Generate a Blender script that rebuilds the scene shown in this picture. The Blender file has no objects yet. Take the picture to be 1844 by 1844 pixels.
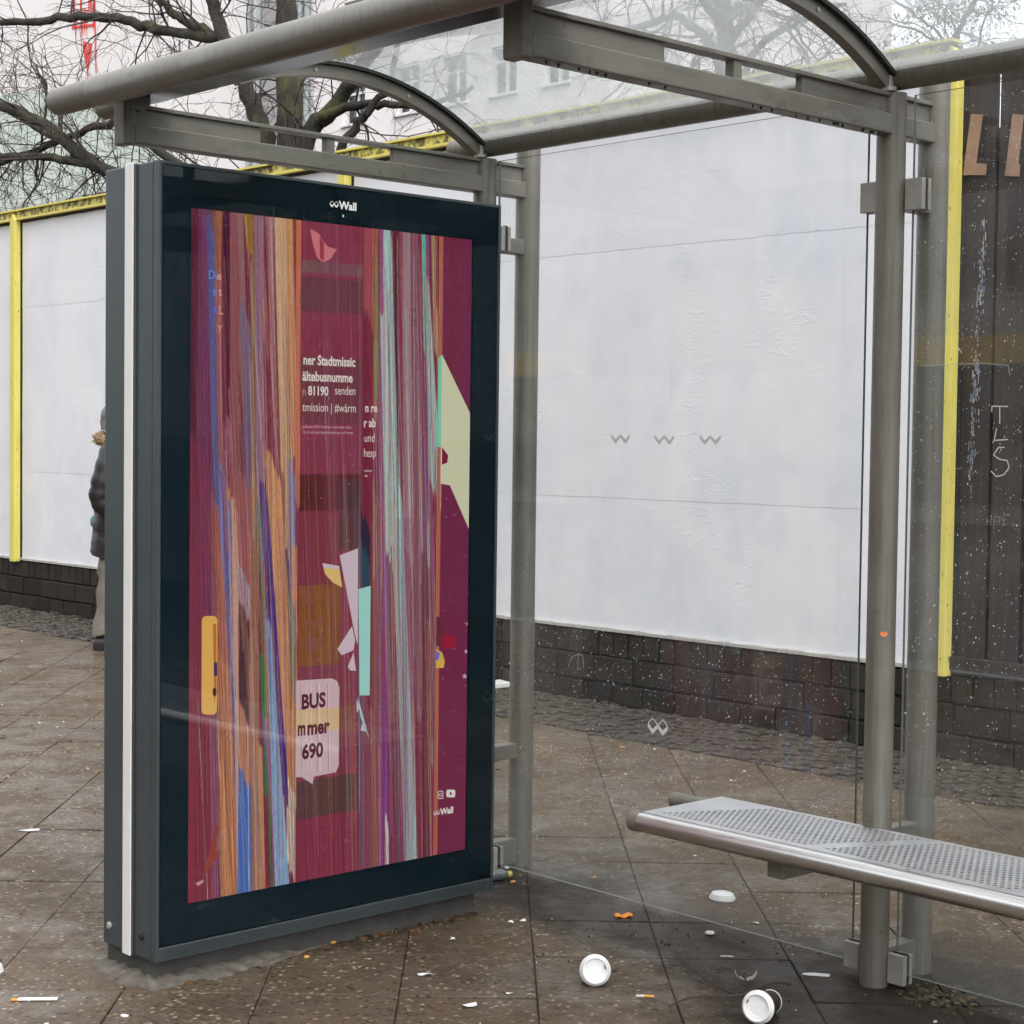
import bpy, math, random
import numpy as np
from mathutils import Vector, Matrix
random.seed(7); rng = np.random.default_rng(7)
R = math.radians
scene = bpy.context.scene
col = scene.collection

# ------------------------------------------------------------------ camera
yaw, pitch, roll = 0.7476, -0.0404, 0.0125
fd = Vector((math.sin(yaw)*math.cos(pitch), math.cos(yaw)*math.cos(pitch), math.sin(pitch)))
rt = Vector((math.cos(yaw), -math.sin(yaw), 0)); upv = rt.cross(fd)
r2 = rt*math.cos(roll) + upv*math.sin(roll); u2 = -rt*math.sin(roll) + upv*math.cos(roll)
cd = bpy.data.cameras.new('camera'); cam = bpy.data.objects.new('camera', cd); col.objects.link(cam)
cd.sensor_width = 36; cd.lens = 3191.3/1844*36; cd.clip_start = 0.05; cd.clip_end = 2000
m = Matrix.Identity(4)
for i in range(3):
    m[i][0] = r2[i]; m[i][1] = u2[i]; m[i][2] = -fd[i]
m[0][3], m[1][3], m[2][3] = -2.5296, -4.1218, 1.5034
cam.matrix_world = m
scene.camera = cam

# ------------------------------------------------------------------ world, sun, exposure
SUN_EL, SUN_AZ = R(52), R(200)
world = bpy.data.worlds.new('World'); scene.world = world; world.use_nodes = True
wn = world.node_tree.nodes; wl = world.node_tree.links
sky = wn.new('ShaderNodeTexSky'); sky.sky_type = 'NISHITA'; sky.sun_disc = False
sky.sun_elevation = SUN_EL; sky.sun_rotation = SUN_AZ; sky.air_density = 1.0; sky.dust_density = 6.0; sky.ozone_density = 1.0
hs = wn.new('ShaderNodeHueSaturation'); hs.inputs['Saturation'].default_value = 0.16
mx = wn.new('ShaderNodeMix'); mx.data_type = 'RGBA'; mx.inputs[0].default_value = 0.6
mx.inputs[7].default_value = (12.0, 12.3, 12.9, 1)          # closed cloud cover over the clear sky
wl.new(sky.outputs[0], hs.inputs['Color']); wl.new(hs.outputs[0], mx.inputs[6])
bg = wn['Background']; wl.new(mx.outputs[2], bg.inputs[0]); bg.inputs[1].default_value = 0.125
sd = bpy.data.lights.new('sun', 'SUN'); sd.energy = 0.6; sd.angle = R(25); sd.color = (1, .97, .93)
sun = bpy.data.objects.new('sun', sd); col.objects.link(sun)
sdir = Vector((math.sin(SUN_AZ)*math.cos(SUN_EL), math.cos(SUN_AZ)*math.cos(SUN_EL), math.sin(SUN_EL)))
sun.rotation_euler = sdir.to_track_quat('Z', 'Y').to_euler()
vs = scene.view_settings; vs.view_transform = 'Standard'; vs.look = 'None'; vs.exposure = 0.80; vs.gamma = 1.0
vs.use_curve_mapping = False
scene.render.engine = 'CYCLES'
scene.cycles.max_bounces = 5; scene.cycles.transparent_max_bounces = 16; scene.cycles.use_adaptive_sampling = True; scene.cycles.adaptive_threshold = .03; scene.cycles.sample_clamp_indirect = 6

# ------------------------------------------------------------------ helpers
def s2l(c):
    c = np.asarray(c, float)/255.0
    return np.where(c <= .04045, c/12.92, ((c+.055)/1.055)**2.4)
def rgb(c): return tuple(float(x) for x in s2l(c)) + (1.0,)

def tag(o, label=None, cat=None, group=None, kind=None):
    if label: o['label'] = label
    if cat: o['category'] = cat
    if group: o['group'] = group
    if kind: o['kind'] = kind
    return o
def empty(name, loc=(0, 0, 0), rz=0.0, label=None, cat=None, group=None):
    o = bpy.data.objects.new(name, None); col.objects.link(o); o.location = loc; o.rotation_euler = (0, 0, rz)
    o.empty_display_size = .1
    return tag(o, label, cat, group)

class MB:
    def __init__(s): s.v = []; s.f = []; s.m = []
    def add(s, vs, fs, mi=0):
        n = len(s.v); s.v += [tuple(p) for p in vs]
        for f in fs: s.f.append(tuple(i+n for i in f)); s.m.append(mi)
        return s
    def box(s, x0, x1, y0, y1, z0, z1, mi=0):
        return s.add([(x0,y0,z0),(x1,y0,z0),(x1,y1,z0),(x0,y1,z0),(x0,y0,z1),(x1,y0,z1),(x1,y1,z1),(x0,y1,z1)],
              [(0,3,2,1),(4,5,6,7),(0,1,5,4),(1,2,6,5),(2,3,7,6),(3,0,4,7)], mi)
    def prism(s, pts, a, b, fn, mi=0):
        """closed 2-D outline pts, extruded between a and b; fn(p, t) -> xyz"""
        n = len(pts); vs = [fn(p, a) for p in pts] + [fn(p, b) for p in pts]
        fs = [tuple(range(n-1, -1, -1)), tuple(range(n, 2*n))]
        for i in range(n): j = (i+1) % n; fs.append((i, j, j+n, i+n))
        return s.add(vs, fs, mi)
    def tube(s, pts, rad, n=8, caps=True, mi=0):
        pts = [Vector(p) for p in pts]; k = len(pts)
        if not hasattr(rad, '__len__'): rad = [rad]*k
        vs = []; fs = []
        up = None
        for i in range(k):
            t = (pts[min(i+1, k-1)] - pts[max(i-1, 0)])
            if t.length < 1e-9: t = Vector((0, 0, 1))
            t.normalize()
            if up is None:
                up = Vector((0, 0, 1)) if abs(t.z) < .9 else Vector((1, 0, 0))
            a = t.cross(up)
            if a.length < 1e-6: a = t.cross(Vector((0, 1, 0)))
            a.normalize(); b = a.cross(t); up = b
            for j in range(n):
                an = 2*math.pi*j/n
                vs.append(pts[i] + (a*math.cos(an) + b*math.sin(an))*rad[i])
        for i in range(k-1):
            for j in range(n):
                q = (j+1) % n
                fs.append((i*n+j, i*n+q, (i+1)*n+q, (i+1)*n+j))
        if caps:
            fs.append(tuple(range(n-1, -1, -1))); fs.append(tuple(range((k-1)*n, k*n)))
        return s.add(vs, fs, mi)
    def lathe(s, prof, n=32, M=None, mi=0):
        M = M or Matrix.Identity(4); vs = []; fs = []
        for r, h in prof:
            for j in range(n):
                an = 2*math.pi*j/n; vs.append(M @ Vector((r*math.cos(an), r*math.sin(an), h)))
        for i in range(len(prof)-1):
            for j in range(n):
                q = (j+1) % n; fs.append((i*n+j, i*n+q, (i+1)*n+q, (i+1)*n+j))
        return s.add(vs, fs, mi)
    def mesh(s, name, mats, smooth=False, angle=35):
        me = bpy.data.meshes.new(name); me.from_pydata(s.v, [], s.f)
        for mm in (mats if isinstance(mats, (list, tuple)) else [mats]): me.materials.append(mm)
        me.polygons.foreach_set('material_index', s.m)
        if smooth:
            me.polygons.foreach_set('use_smooth', [True]*len(me.polygons)); me.set_sharp_from_angle(angle=R(angle))
        me.update(); return me
    def build(s, name, mats, parent=None, smooth=False, bevel=0, angle=35):
        return obj(name, s.mesh(name, mats, smooth, angle), parent, bevel)
def obj(name, me, parent=None, bevel=0):
    o = bpy.data.objects.new(name, me); col.objects.link(o)
    if parent: o.parent = parent
    if bevel:
        b = o.modifiers.new('bevel', 'BEVEL'); b.width = bevel; b.segments = 2; b.limit_method = 'ANGLE'
        b.harden_normals = False
    return o
def text_mesh(name, body, size, mat, M, parent, bold=0.0, align='LEFT', sx=1.0, thick=0.0):
    c = bpy.data.curves.new(name, 'FONT'); c.body = body; c.size = size; c.align_x = align; c.offset = bold; c.extrude = thick
    c.resolution_u = 3
    t = bpy.data.objects.new(name, c); col.objects.link(t)
    dg = bpy.context.evaluated_depsgraph_get(); me = bpy.data.meshes.new_from_object(t.evaluated_get(dg))
    bpy.data.objects.remove(t); bpy.data.curves.remove(c)
    me.transform(M @ Matrix.Diagonal((sx, 1, 1, 1))); me.materials.clear(); me.materials.append(mat)
    return obj(name, me, parent)

# ------------------------------------------------------------------ materials
class NT:
    def __init__(s, name):
        s.mat = bpy.data.materials.new(name); s.mat.use_nodes = True
        s.n = s.mat.node_tree.nodes; s.l = s.mat.node_tree.links
        s.p = s.n['Principled BSDF']; s.out = s.n['Material Output']
    def new(s, t, **kw):
        n = s.n.new(t)
        for k, v in kw.items(): setattr(n, k, v)
        return n
    def pos(s): return s.new('ShaderNodeNewGeometry').outputs['Position']
    def obj(s): return s.new('ShaderNodeTexCoord').outputs['Object']
    def scaled(s, vec, sc):
        m_ = s.new('ShaderNodeMapping'); m_.inputs['Scale'].default_value = sc; s.l.new(vec, m_.inputs[0]); return m_.outputs[0]
    def noise(s, vec, scale, detail=4, rough=.55, dist=0):
        n = s.new('ShaderNodeTexNoise'); n.inputs['Scale'].default_value = scale; n.inputs['Detail'].default_value = detail
        n.inputs['Roughness'].default_value = rough; n.inputs['Distortion'].default_value = dist
        s.l.new(vec, n.inputs['Vector']); return n.outputs['Fac']
    def voro(s, vec, scale, out='Color', feat='F1', rnd=1.0):
        n = s.new('ShaderNodeTexVoronoi', feature=feat); n.inputs['Scale'].default_value = scale; n.inputs['Randomness'].default_value = rnd
        s.l.new(vec, n.inputs['Vector']); return n.outputs[out]
    def ramp(s, fac, stops):
        n = s.new('ShaderNodeValToRGB'); e = n.color_ramp.elements
        while len(e) < len(stops): e.new(.5)
        for el, (p, c) in zip(e, stops):
            el.position = p; el.color = c if hasattr(c, '__len__') else (c, c, c, 1)
        s.l.new(fac, n.inputs[0]); return n.outputs[0]
    def mix(s, fac, a, b, mode='MIX'):
        n = s.new('ShaderNodeMix', data_type='RGBA', blend_type=mode)
        for sock, v in ((n.inputs[0], fac), (n.inputs[6], a), (n.inputs[7], b)):
            if hasattr(v, 'is_linked'): s.l.new(v, sock)
            else: sock.default_value = v
        return n.outputs[2]
    def math(s, op, a, b=0.0, c=None, clamp=False):
        n = s.new('ShaderNodeMath', operation=op, use_clamp=clamp)
        for sock, v in zip(n.inputs, (a, b, c if c is not None else 0.0)):
            if hasattr(v, 'is_linked'): s.l.new(v, sock)
            else: sock.default_value = v
        return n.outputs[0]
    def bump(s, h, strength, dist=.01):
        n = s.new('ShaderNodeBump'); n.inputs['Strength'].default_value = strength; n.inputs['Distance'].default_value = dist
        s.l.new(h, n.inputs['Height']); s.l.new(n.outputs[0], s.p.inputs['Normal'])
    def set(s, name, v):
        k = s.p.inputs[name]
        if hasattr(v, 'is_linked'): s.l.new(v, k)
        else: k.default_value = v
    def dist(s, vec, p, sc=(1, 1, 0)):
        a = s.new('ShaderNodeVectorMath', operation='SUBTRACT'); s.l.new(vec, a.inputs[0]); a.inputs[1].default_value = p
        b = s.new('ShaderNodeVectorMath', operation='MULTIPLY'); s.l.new(a.outputs[0], b.inputs[0]); b.inputs[1].default_value = sc
        c = s.new('ShaderNodeVectorMath', operation='LENGTH'); s.l.new(b.outputs[0], c.inputs[0]); return c.outputs['Value']
    def sep(s, vec, ax):
        n = s.new('ShaderNodeSeparateXYZ'); s.l.new(vec, n.inputs[0]); return n.outputs[ax]
def c4(r, g=None, b=None):
    if g is None: return (r, r, r, 1)
    return (r, g, b, 1)

def simple(name, c, rough=.5, metal=0., var=.25, scale=9., bump=.0, bscale=60., spots=None, coat=0., rvar=.15):
    """base colour with cloudy wear, uneven gloss and fine relief"""
    t = NT(name); P = t.pos()
    n1 = t.noise(P, scale, 5, .6); n2 = t.noise(P, scale*9, 3, .6)
    k = t.math('ADD', t.math('MULTIPLY', n1, .7), t.math('MULTIPLY', n2, .3))
    cc = t.ramp(k, [(.3, tuple(x*(1-var) for x in c[:3])+(1,)), (.7, tuple(min(1, x*(1+var)) for x in c[:3])+(1,))])
    if spots:
        sc, th, sc_col = spots
        sp = t.ramp(t.noise(P, sc, 4, .7), [(th, 0.), (min(1, th+.04), 1.)])
        cc = t.mix(sp, cc, sc_col)
    t.set('Base Color', cc); t.set('Metallic', metal)
    t.set('Roughness', t.math('ADD', t.math('MULTIPLY', n1, rvar*2), rough-rvar, clamp=True))
    if coat: t.set('Coat Weight', coat); t.set('Coat Roughness', .08)
    if bump: t.bump(t.noise(P, bscale, 4, .6), bump, .004)
    return t.mat

def glass(name, tint=(.93, .96, .95), dirt=.05, dirtcol=(.6, .62, .62), dscale=(3, 3, 3), refl=1.0, low=.0, rough=.0, edge=.0):
    """thin pane: clear transmission, Schlick reflection, film of dried dirt"""
    t = NT(name); P = t.pos()
    lw = t.new('ShaderNodeLayerWeight'); lw.inputs[0].default_value = .5
    f = t.math('MULTIPLY', t.math('ADD', t.math('MULTIPLY', t.math('POWER', lw.outputs['Facing'], 5.0), .96), .04), refl, clamp=True)
    tr = t.new('ShaderNodeBsdfTransparent'); tr.inputs[0].default_value = tint+(1,)
    gl = t.new('ShaderNodeBsdfGlossy'); gl.inputs['Roughness'].default_value = rough; gl.inputs[0].default_value = (1, 1, 1, 1)
    m1 = t.new('ShaderNodeMixShader'); t.l.new(f, m1.inputs[0]); t.l.new(tr.outputs[0], m1.inputs[1]); t.l.new(gl.outputs[0], m1.inputs[2])
    df = t.new('ShaderNodeBsdfDiffuse'); df.inputs[0].default_value = dirtcol+(1,)
    tl = t.new('ShaderNodeBsdfTranslucent'); tl.inputs[0].default_value = dirtcol+(1,)
    m2 = t.new('ShaderNodeMixShader'); m2.inputs[0].default_value = .5; t.l.new(df.outputs[0], m2.inputs[1]); t.l.new(tl.outputs[0], m2.inputs[2])
    n = t.noise(t.scaled(P, dscale), 2.0, 2, .6, 0)
    d = t.math('MULTIPLY', t.ramp(n, [(.35, .25), (.75, 1.6)]), dirt)
    if low:      # splash film over the lowest part of the pane
        zz = t.sep(P, 2); d = t.math('ADD', d, t.math('MULTIPLY', t.ramp(t.math('ADD', zz, t.math('MULTIPLY', n, .5)), [(.15, 1.), (.75, 0.)]), low), clamp=True)
    if edge:     # silt collected along the low rear edge of the roof
        xx = t.sep(P, 0); d = t.math('ADD', d, t.math('MULTIPLY', t.ramp(t.math('ADD', xx, t.math('MULTIPLY', n, -.35)), [(.75, 0.), (1.38/1.5, 1.)]), edge), clamp=True)
    m3 = t.new('ShaderNodeMixShader'); t.l.new(d, m3.inputs[0]); t.l.new(m1.outputs[0], m3.inputs[1]); t.l.new(m2.outputs[0], m3.inputs[2])
    t.l.new(m3.outputs[0], t.out.inputs[0]); t.n.remove(t.p)
    return t.mat
def emis(name, c, st=1.0):
    t = NT(name); e = t.new('ShaderNodeEmission'); e.inputs[0].default_value = rgb(c); e.inputs[1].default_value = st
    t.l.new(e.outputs[0], t.out.inputs[0]); t.n.remove(t.p); t.mat.cycles.emission_sampling = 'NONE'; return t.mat

M = {}
def steel(name, c, stretch):
    t = NT(name); P = t.pos()
    n1 = t.noise(P, 6, 4, .6); st = t.noise(t.scaled(P, stretch), 2.2, 4, .65); fine = t.noise(P, 170, 2, .6)
    a = t.ramp(n1, [(.3, tuple(x*.86 for x in c)+(1,)), (.7, tuple(x*1.10 for x in c)+(1,))])
    a = t.mix(t.ramp(st, [(.50, 0.), (.72, .55)]), a, tuple(x*.42 for x in c)+(1,))
    a = t.mix(t.ramp(t.noise(P, 16, 5, .75), [(.62, 0.), (.70, .65)]), a, (c[0]*.36, c[1]*.31, c[2]*.26, 1))
    a = t.mix(t.ramp(t.noise(P, 60, 3, .7), [(.70, 0.), (.73, .6)]), a, (c[0]*1.7, c[1]*1.7, c[2]*1.75, 1))
    t.set('Base Color', a); t.set('Metallic', .25); t.set('Roughness', t.ramp(n1, [(.3, .34), (.7, .58)])); t.bump(t.math('ADD', fine, t.math('MULTIPLY', n1, .6)), .10, .004)
    return t.mat
M['steel'] = steel('painted_steel', (.190, .178, .150), (2.5, 30, 9))
M['steel_post'] = steel('painted_steel_post', (.190, .178, .150), (26, 26, 1.1))
M['clip'] = simple('clip_steel', c4(.38, .37, .33), .45, .3, .2, 14, .1, 150, (30, .68, c4(.2, .16, .12)))
M['chrome'] = simple('brushed_steel', c4(.66, .65, .63), .30, 1.0, .06, 14, .02, 300, rvar=.04)
M['seat'] = simple('seat_steel', c4(.50, .51, .53), .33, .55, .12, 10, .03, 200)
M['rubber'] = simple('black_rubber', c4(.012, .012, .012), .6, 0, .2, 20)
M['case'] = simple('case_paint', c4(.052, .066, .072), .38, .25, .16, 2.2, .05, 350, (120, .74, c4(.2, .21, .21)))
t = NT('printed_glass_border'); t.set('Base Color', c4(.0042, .0125, .0185)); t.set('Roughness', .6); t.set('Specular IOR Level', 0.); M['bezel'] = t.mat
M['white_strip'] = simple('white_strip', c4(.72, .71, .68), .4, 0, .04, 12)
M['print'] = simple('white_print', c4(.82, .82, .80), .5, 0, .04, 30)
M['frost'] = simple('frosted_print', c4(.66, .69, .66), .7, 0, .12, 40)
M['frost_pale'] = simple('worn_frosted_print', c4(.62, .66, .62), .7, 0, .1, 40)
M['grille'] = simple('case_grille', c4(.02, .022, .024), .5, .3, .3, 300)
M['base'] = simple('base_block', c4(.062, .060, .055), .7, 0, .4, 15, .3, 80)
M['mortar_patch'] = simple('mortar_patch', c4(.115, .102, .086), .85, 0, .4, 30, .6, 40)
M['glass'] = glass('pane_glass', (.978, .986, .983), .028, low=.08)
M['roof_glass'] = glass('roof_glass', (.955, .97, .965), .135, (.66, .68, .68), (1.2, 5, 1.2), refl=1.1, edge=.24)
M['front_glass'] = glass('front_glass', (.98, .98, .98), .0012, refl=.5)
M['window_glass'] = simple('window_glass', c4(.03, .035, .04), .06, 0, .3, 3)
t = NT('pane_edge'); t.set('Base Color', c4(.10, .13, .12)); t.set('Roughness', .3); M['edge'] = t.mat
t = NT('pane_edge_lit'); t.set('Base Color', c4(.17, .19, .175)); t.set('Roughness', .5); M['edge_lit'] = t.mat  # pane edge painted paler, as if the bottom edge catches light
t = NT('dark_soffit'); P = t.pos(); t.set('Base Color', t.ramp(t.noise(P, 4, 4), [(.3, c4(.045, .041, .038)), (.7, c4(.06, .055, .05))])); t.set('Roughness', .14); t.set('Specular IOR Level', .6); M['soffit'] = t.mat
t = NT('droplet'); t.set('Base Color', c4(.75, .8, .8)); t.set('Roughness', .05); t.set('Alpha', .7); M['drop'] = t.mat
t = NT('scratch'); t.set('Base Color', c4(.78, .8, .74)); t.set('Roughness', .6); t.set('Alpha', .8); M['scratch'] = t.mat
t = NT('faint_scratch'); t.set('Base Color', c4(.6, .62, .6)); t.set('Roughness', .6); t.set('Alpha', .35); M['scratch2'] = t.mat

# yellow painted timber, mossy where it lies flat
def yellow(name, moss):
    t = NT(name); P = t.pos()
    a = t.ramp(t.noise(t.scaled(P, (6, 6, 1.2)), 3, 5, .6), [(.3, c4(.66, .56, .10)), (.7, c4(.74, .66, .17))])
    sp = t.ramp(t.noise(t.scaled(P, (1, 1, .35)), 55, 3, .7), [(.655, 0.), (.70, .9)])
    a = t.mix(sp, a, c4(.10, .08, .04))
    if moss:
        k = t.ramp(t.noise(P, 11, 6, .75), [(.44, 0.), (.56, 1.)]); a = t.mix(k, a, t.ramp(t.noise(P, 70, 3), [(.4, c4(.03, .03, .012)), (.7, c4(.16, .14, .03))]))
    t.set('Base Color', a); t.set('Roughness', .6); t.bump(t.noise(P, 80, 4), .25, .004); return t.mat
M['yellow'] = yellow('yellow_paint', False); M['yellow_moss'] = yellow('mossy_yellow_paint', True)

t = NT('blank_paper'); P = t.pos(); PS = t.scaled(P, (1, 1, .8))
blot = t.ramp(t.noise(PS, 1.7, 7, .68, .4), [(.46, 0.), (.74, 1.)])
streak = t.ramp(t.noise(t.scaled(P, (9, 9, .9)), 1.3, 5, .6), [(.5, 0.), (.8, 1.)])
pc = t.mix(t.math('MULTIPLY', blot, .95), c4(.79, .79, .81), c4(.66, .685, .76)); pc = t.mix(t.math('MULTIPLY', streak, .3), pc, c4(.70, .71, .74))
oi = t.new('ShaderNodeObjectInfo'); pc = t.mix(t.math('MULTIPLY', oi.outputs['Random'], .22), pc, c4(.70, .705, .73)); t.set('Base Color', pc); t.set('Roughness', .6)
wr = t.noise(t.scaled(P, (1, 2.2, 6.5)), 2.2, 3, .5, 1.3); wr2 = t.ramp(wr, [(.50, 0.), (.53, 1.), (.56, 0.)])
msk = t.ramp(t.noise(P, 1.6, 3), [(.5, 0.), (.62, 1.)])
t.bump(t.math('ADD', t.math('MULTIPLY', t.math('MULTIPLY', wr2, msk), .5), t.math('MULTIPLY', t.noise(P, 3.0, 3, .6), .6)), .22, .012); M['paper'] = t.mat
M['paper_edge'] = simple('torn_paper_edge', c4(.42, .40, .36), .8, 0, .35, 30)
M['board'] = simple('dark_backing', c4(.07, .06, .055), .8, 0, .5, 25)

# pavement slabs: cast stone with exposed chippings, wet and stained
def paving(name, cobble=False):
    t = NT(name); P = t.pos()
    big = t.noise(P, 1.1, 3, .6); mid = t.noise(P, 6, 4, .65); fine = t.noise(P, 120, 2, .6)
    base = t.ramp(mid, [(.3, c4(.062, .047, .033)), (.5, c4(.092, .073, .054)), (.72, c4(.128, .107, .086))])
    oi = t.new('ShaderNodeObjectInfo')
    base = t.mix(t.math('MULTIPLY', oi.outputs['Random'], .6), base, t.ramp(oi.outputs['Random'], [(0., c4(.15, .135, .12)), (.35, c4(.125, .105, .086)), (.6, c4(.070, .045, .024)), (.8, c4(.105, .077, .050)), (1., c4(.09, .074, .057))]))
    va = t.new('ShaderNodeTexVoronoi'); va.inputs['Scale'].default_value = 58; t.l.new(P, va.inputs['Vector'])
    hv = t.sep(va.outputs['Color'], 0)
    stone = t.ramp(hv, [(0., c4(.012, .010, .008)), (.24, c4(.042, .027, .016)), (.45, c4(.10, .074, .050)), (.65, c4(.17, .096, .044)), (.85, c4(.14, .12, .10)), (1., c4(.32, .29, .24))])
    inn = t.ramp(va.outputs['Distance'], [(.26, 1.), (.46, 0.)])
    bare = t.ramp(big, [(.36, .5), (.54, 1.)])
    base = t.mix(t.math('MULTIPLY', inn, bare), base, stone)
    vb = t.new('ShaderNodeTexVoronoi'); vb.inputs['Scale'].default_value = 36; t.l.new(t.scaled(P, (1, 1.35, 1)), vb.inputs['Vector'])
    pale = t.math('MULTIPLY', t.ramp(t.sep(vb.outputs['Color'], 2), [(.80, 0.), (.82, 1.)]), t.ramp(vb.outputs['Distance'], [(.20, 1.), (.30, 0.)]))
    base = t.mix(t.math('MULTIPLY', pale, t.ramp(t.noise(P, 2.1, 3, .6), [(.40, .15), (.60, .95)])), base, t.ramp(t.sep(vb.outputs['Color'], 0), [(.3, c4(.50, .47, .38)), (.8, c4(.36, .32, .25))]))
    dark = t.math('MULTIPLY', t.ramp(t.sep(vb.outputs['Color'], 1), [(.84, 0.), (.86, 1.)]), t.ramp(vb.outputs['Distance'], [(.22, 1.), (.34, 0.)]))
    base = t.mix(t.math('MULTIPLY', dark, .8), base, c4(.03, .026, .022))
    base = t.mix(t.math('MULTIPLY', fine, .30), base, c4(.05, .042, .035))
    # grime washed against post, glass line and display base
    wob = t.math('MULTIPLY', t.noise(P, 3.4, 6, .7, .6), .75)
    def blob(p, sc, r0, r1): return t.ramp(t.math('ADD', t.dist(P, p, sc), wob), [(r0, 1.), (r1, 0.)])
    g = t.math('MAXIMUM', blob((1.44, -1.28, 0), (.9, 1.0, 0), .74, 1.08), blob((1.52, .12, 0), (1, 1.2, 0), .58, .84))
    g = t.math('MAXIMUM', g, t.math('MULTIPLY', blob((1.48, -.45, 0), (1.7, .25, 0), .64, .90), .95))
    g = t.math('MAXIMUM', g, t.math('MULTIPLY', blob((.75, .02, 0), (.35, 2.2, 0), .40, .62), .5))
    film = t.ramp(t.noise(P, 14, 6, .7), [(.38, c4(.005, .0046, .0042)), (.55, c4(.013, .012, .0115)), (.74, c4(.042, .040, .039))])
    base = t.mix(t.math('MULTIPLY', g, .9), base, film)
    base = t.mix(t.ramp(t.noise(P, .8, 4, .65), [(.42, .0), (.62, .40)]), base, c4(.040, .031, .023)); base = t.mix(1.0, base, c4(1.16, 1.08, .97), 'MULTIPLY')
    t.set('Base Color', base)
    wn_ = t.noise(P, 1.9, 4, .68)
    wet = t.ramp(wn_, [(.47, 0.), (.62, 1.)])                       # thin standing film of rain
    wet = t.math('MULTIPLY', wet, t.math('SUBTRACT', 1.0, t.math('MULTIPLY', g, .55)))
    t.set('Roughness', t.math('SUBTRACT', .62, t.math('MULTIPLY', wet, .36))); t.set('Specular IOR Level', t.math('ADD', .16, t.math('MULTIPLY', wet, .34)))
    t.bump(t.math('ADD', t.math('MULTIPLY', inn, .35), t.math('ADD', t.math('MULTIPLY', fine, .6), t.math('MULTIPLY', mid, .5))), .5, .005)
    return t.mat
M['slab'] = paving('wet_cast_stone')
M['joint'] = simple('joint_dirt', c4(.030, .024, .018), .8, 0, .6, 18, .6, 120)
M['cobble'] = simple('mosaic_stone', c4(.062, .052, .042), .42, 0, .55, 14, .4, 90, (35, .72, c4(.12, .10, .08)))
for k_ in ('cobble', 'mortar_patch', 'joint'): M[k_].node_tree.nodes['Principled BSDF'].inputs['Specular IOR Level'].default_value = .2
M['asphalt'] = simple('asphalt', c4(.05, .05, .05), .55, 0, .25, 3, .5, 90)
M['kerb'] = simple('granite_kerb', c4(.2, .19, .18), .6, 0, .3, 20, .3, 90)

def brickm(name, lo, hi, moss=0.):
    t = NT(name); P = t.pos(); oi = t.new('ShaderNodeObjectInfo')
    a = t.mix(oi.outputs['Random'], lo, hi); a = t.mix(t.ramp(t.noise(P, 9, 6, .7), [(.4, 0.), (.7, .7)]), a, c4(.018, .016, .014))
    if moss: a = t.mix(t.ramp(t.noise(P, 5, 5, .7), [(.58, 0.), (.7, moss)]), a, c4(.03, .055, .045))
    t.set('Base Color', a); t.set('Roughness', .75); t.set('Specular IOR Level', .18); t.bump(t.noise(P, 45, 5, .65), .5, .006); return t.mat
M['brick'] = brickm('sooty_brick', c4(.021, .015, .011), c4(.044, .032, .024), .4)
M['mortar'] = simple('sooty_mortar', c4(.018, .014, .012), .85, 0, .4, 30, .4, 80)
def plank(name, c):
    t = NT(name); P = t.pos(); oi = t.new('ShaderNodeObjectInfo')
    g = t.noise(t.scaled(P, (14, 14, .8)), 3, 6, .65)
    a = t.ramp(g, [(.3, tuple(x*.55 for x in c[:3])+(1,)), (.7, tuple(x*1.35 for x in c[:3])+(1,))])
    a = t.mix(t.math('MULTIPLY', oi.outputs['Random'], .4), a, c4(.05, .035, .03))
    a = t.mix(t.ramp(t.noise(t.scaled(P, (5, 5, .5)), 3, 4, .6), [(.55, 0.), (.72, .6)]), a, c4(.085, .048, .034)); t.set('Base Color', a); t.set('Roughness', .7); t.set('Specular IOR Level', .25); t.bump(g, .5, .008); return t.mat
M['plank'] = plank('tarred_plank', c4(.040, .033, .030))
M['letter'] = simple('painted_letter', c4(.33, .20, .13), .7, 0, .22, 10, .2, 60)
# building
t = NT('pale_render'); P = t.pos()
zz = t.sep(P, 2); n = t.noise(P, .12, 5, .6); nn = t.noise(t.scaled(P, (1, .25, .12)), 2.0, 5, .65)
green = t.ramp(t.math('ADD', zz, t.math('MULTIPLY', t.noise(P, .35, 4), 2.5)), [(.0, 1.), (1., 0.)])
a = t.ramp(n, [(.3, c4(.70, .655, .63)), (.7, c4(.78, .74, .72))]); a = t.mix(t.ramp(nn, [(.55, 0.), (.8, .35)]), a, c4(.50, .47, .45))
t.set('Base Color', a); t.set('Roughness', .85); t.bump(t.noise(P, 8, 4), .2, .02); M['render'] = t.mat
t = NT('green_render'); P = t.pos(); nn = t.noise(t.scaled(P, (1, .45, .12)), 2.2, 5, .65)
a = t.mix(t.ramp(nn, [(.58, 0.), (.72, .75)]), t.ramp(t.noise(P, .3, 4), [(.3, c4(.48, .545, .475)), (.7, c4(.56, .60, .535))]), c4(.20, .21, .19))
t.set('Base Color', a); t.set('Roughness', .85); M['green'] = t.mat
M['frame_w'] = simple('window_frame', c4(.68, .68, .66), .5, 0, .1, 3)
M['pipe'] = simple('zinc_pipe', c4(.33, .35, .35), .5, .3, .2, 2)
M['red_paint'] = simple('red_spray', c4(.70, .035, .03), .6, 0, .25, 2)
M['ink'] = simple('black_spray', c4(.10, .10, .10), .7, 0, .2, 2)
M['stucco_grey'] = simple('grey_stucco', c4(.30, .29, .28), .8, 0, .2, .6)
M['band_yellow'] = simple('yellow_band', c4(.75, .50, .06), .5, 0, .1, 2)
M['dark_brickwork'] = simple('old_dark_wall', c4(.07, .062, .056), .8, 0, .3, 2)
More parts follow.
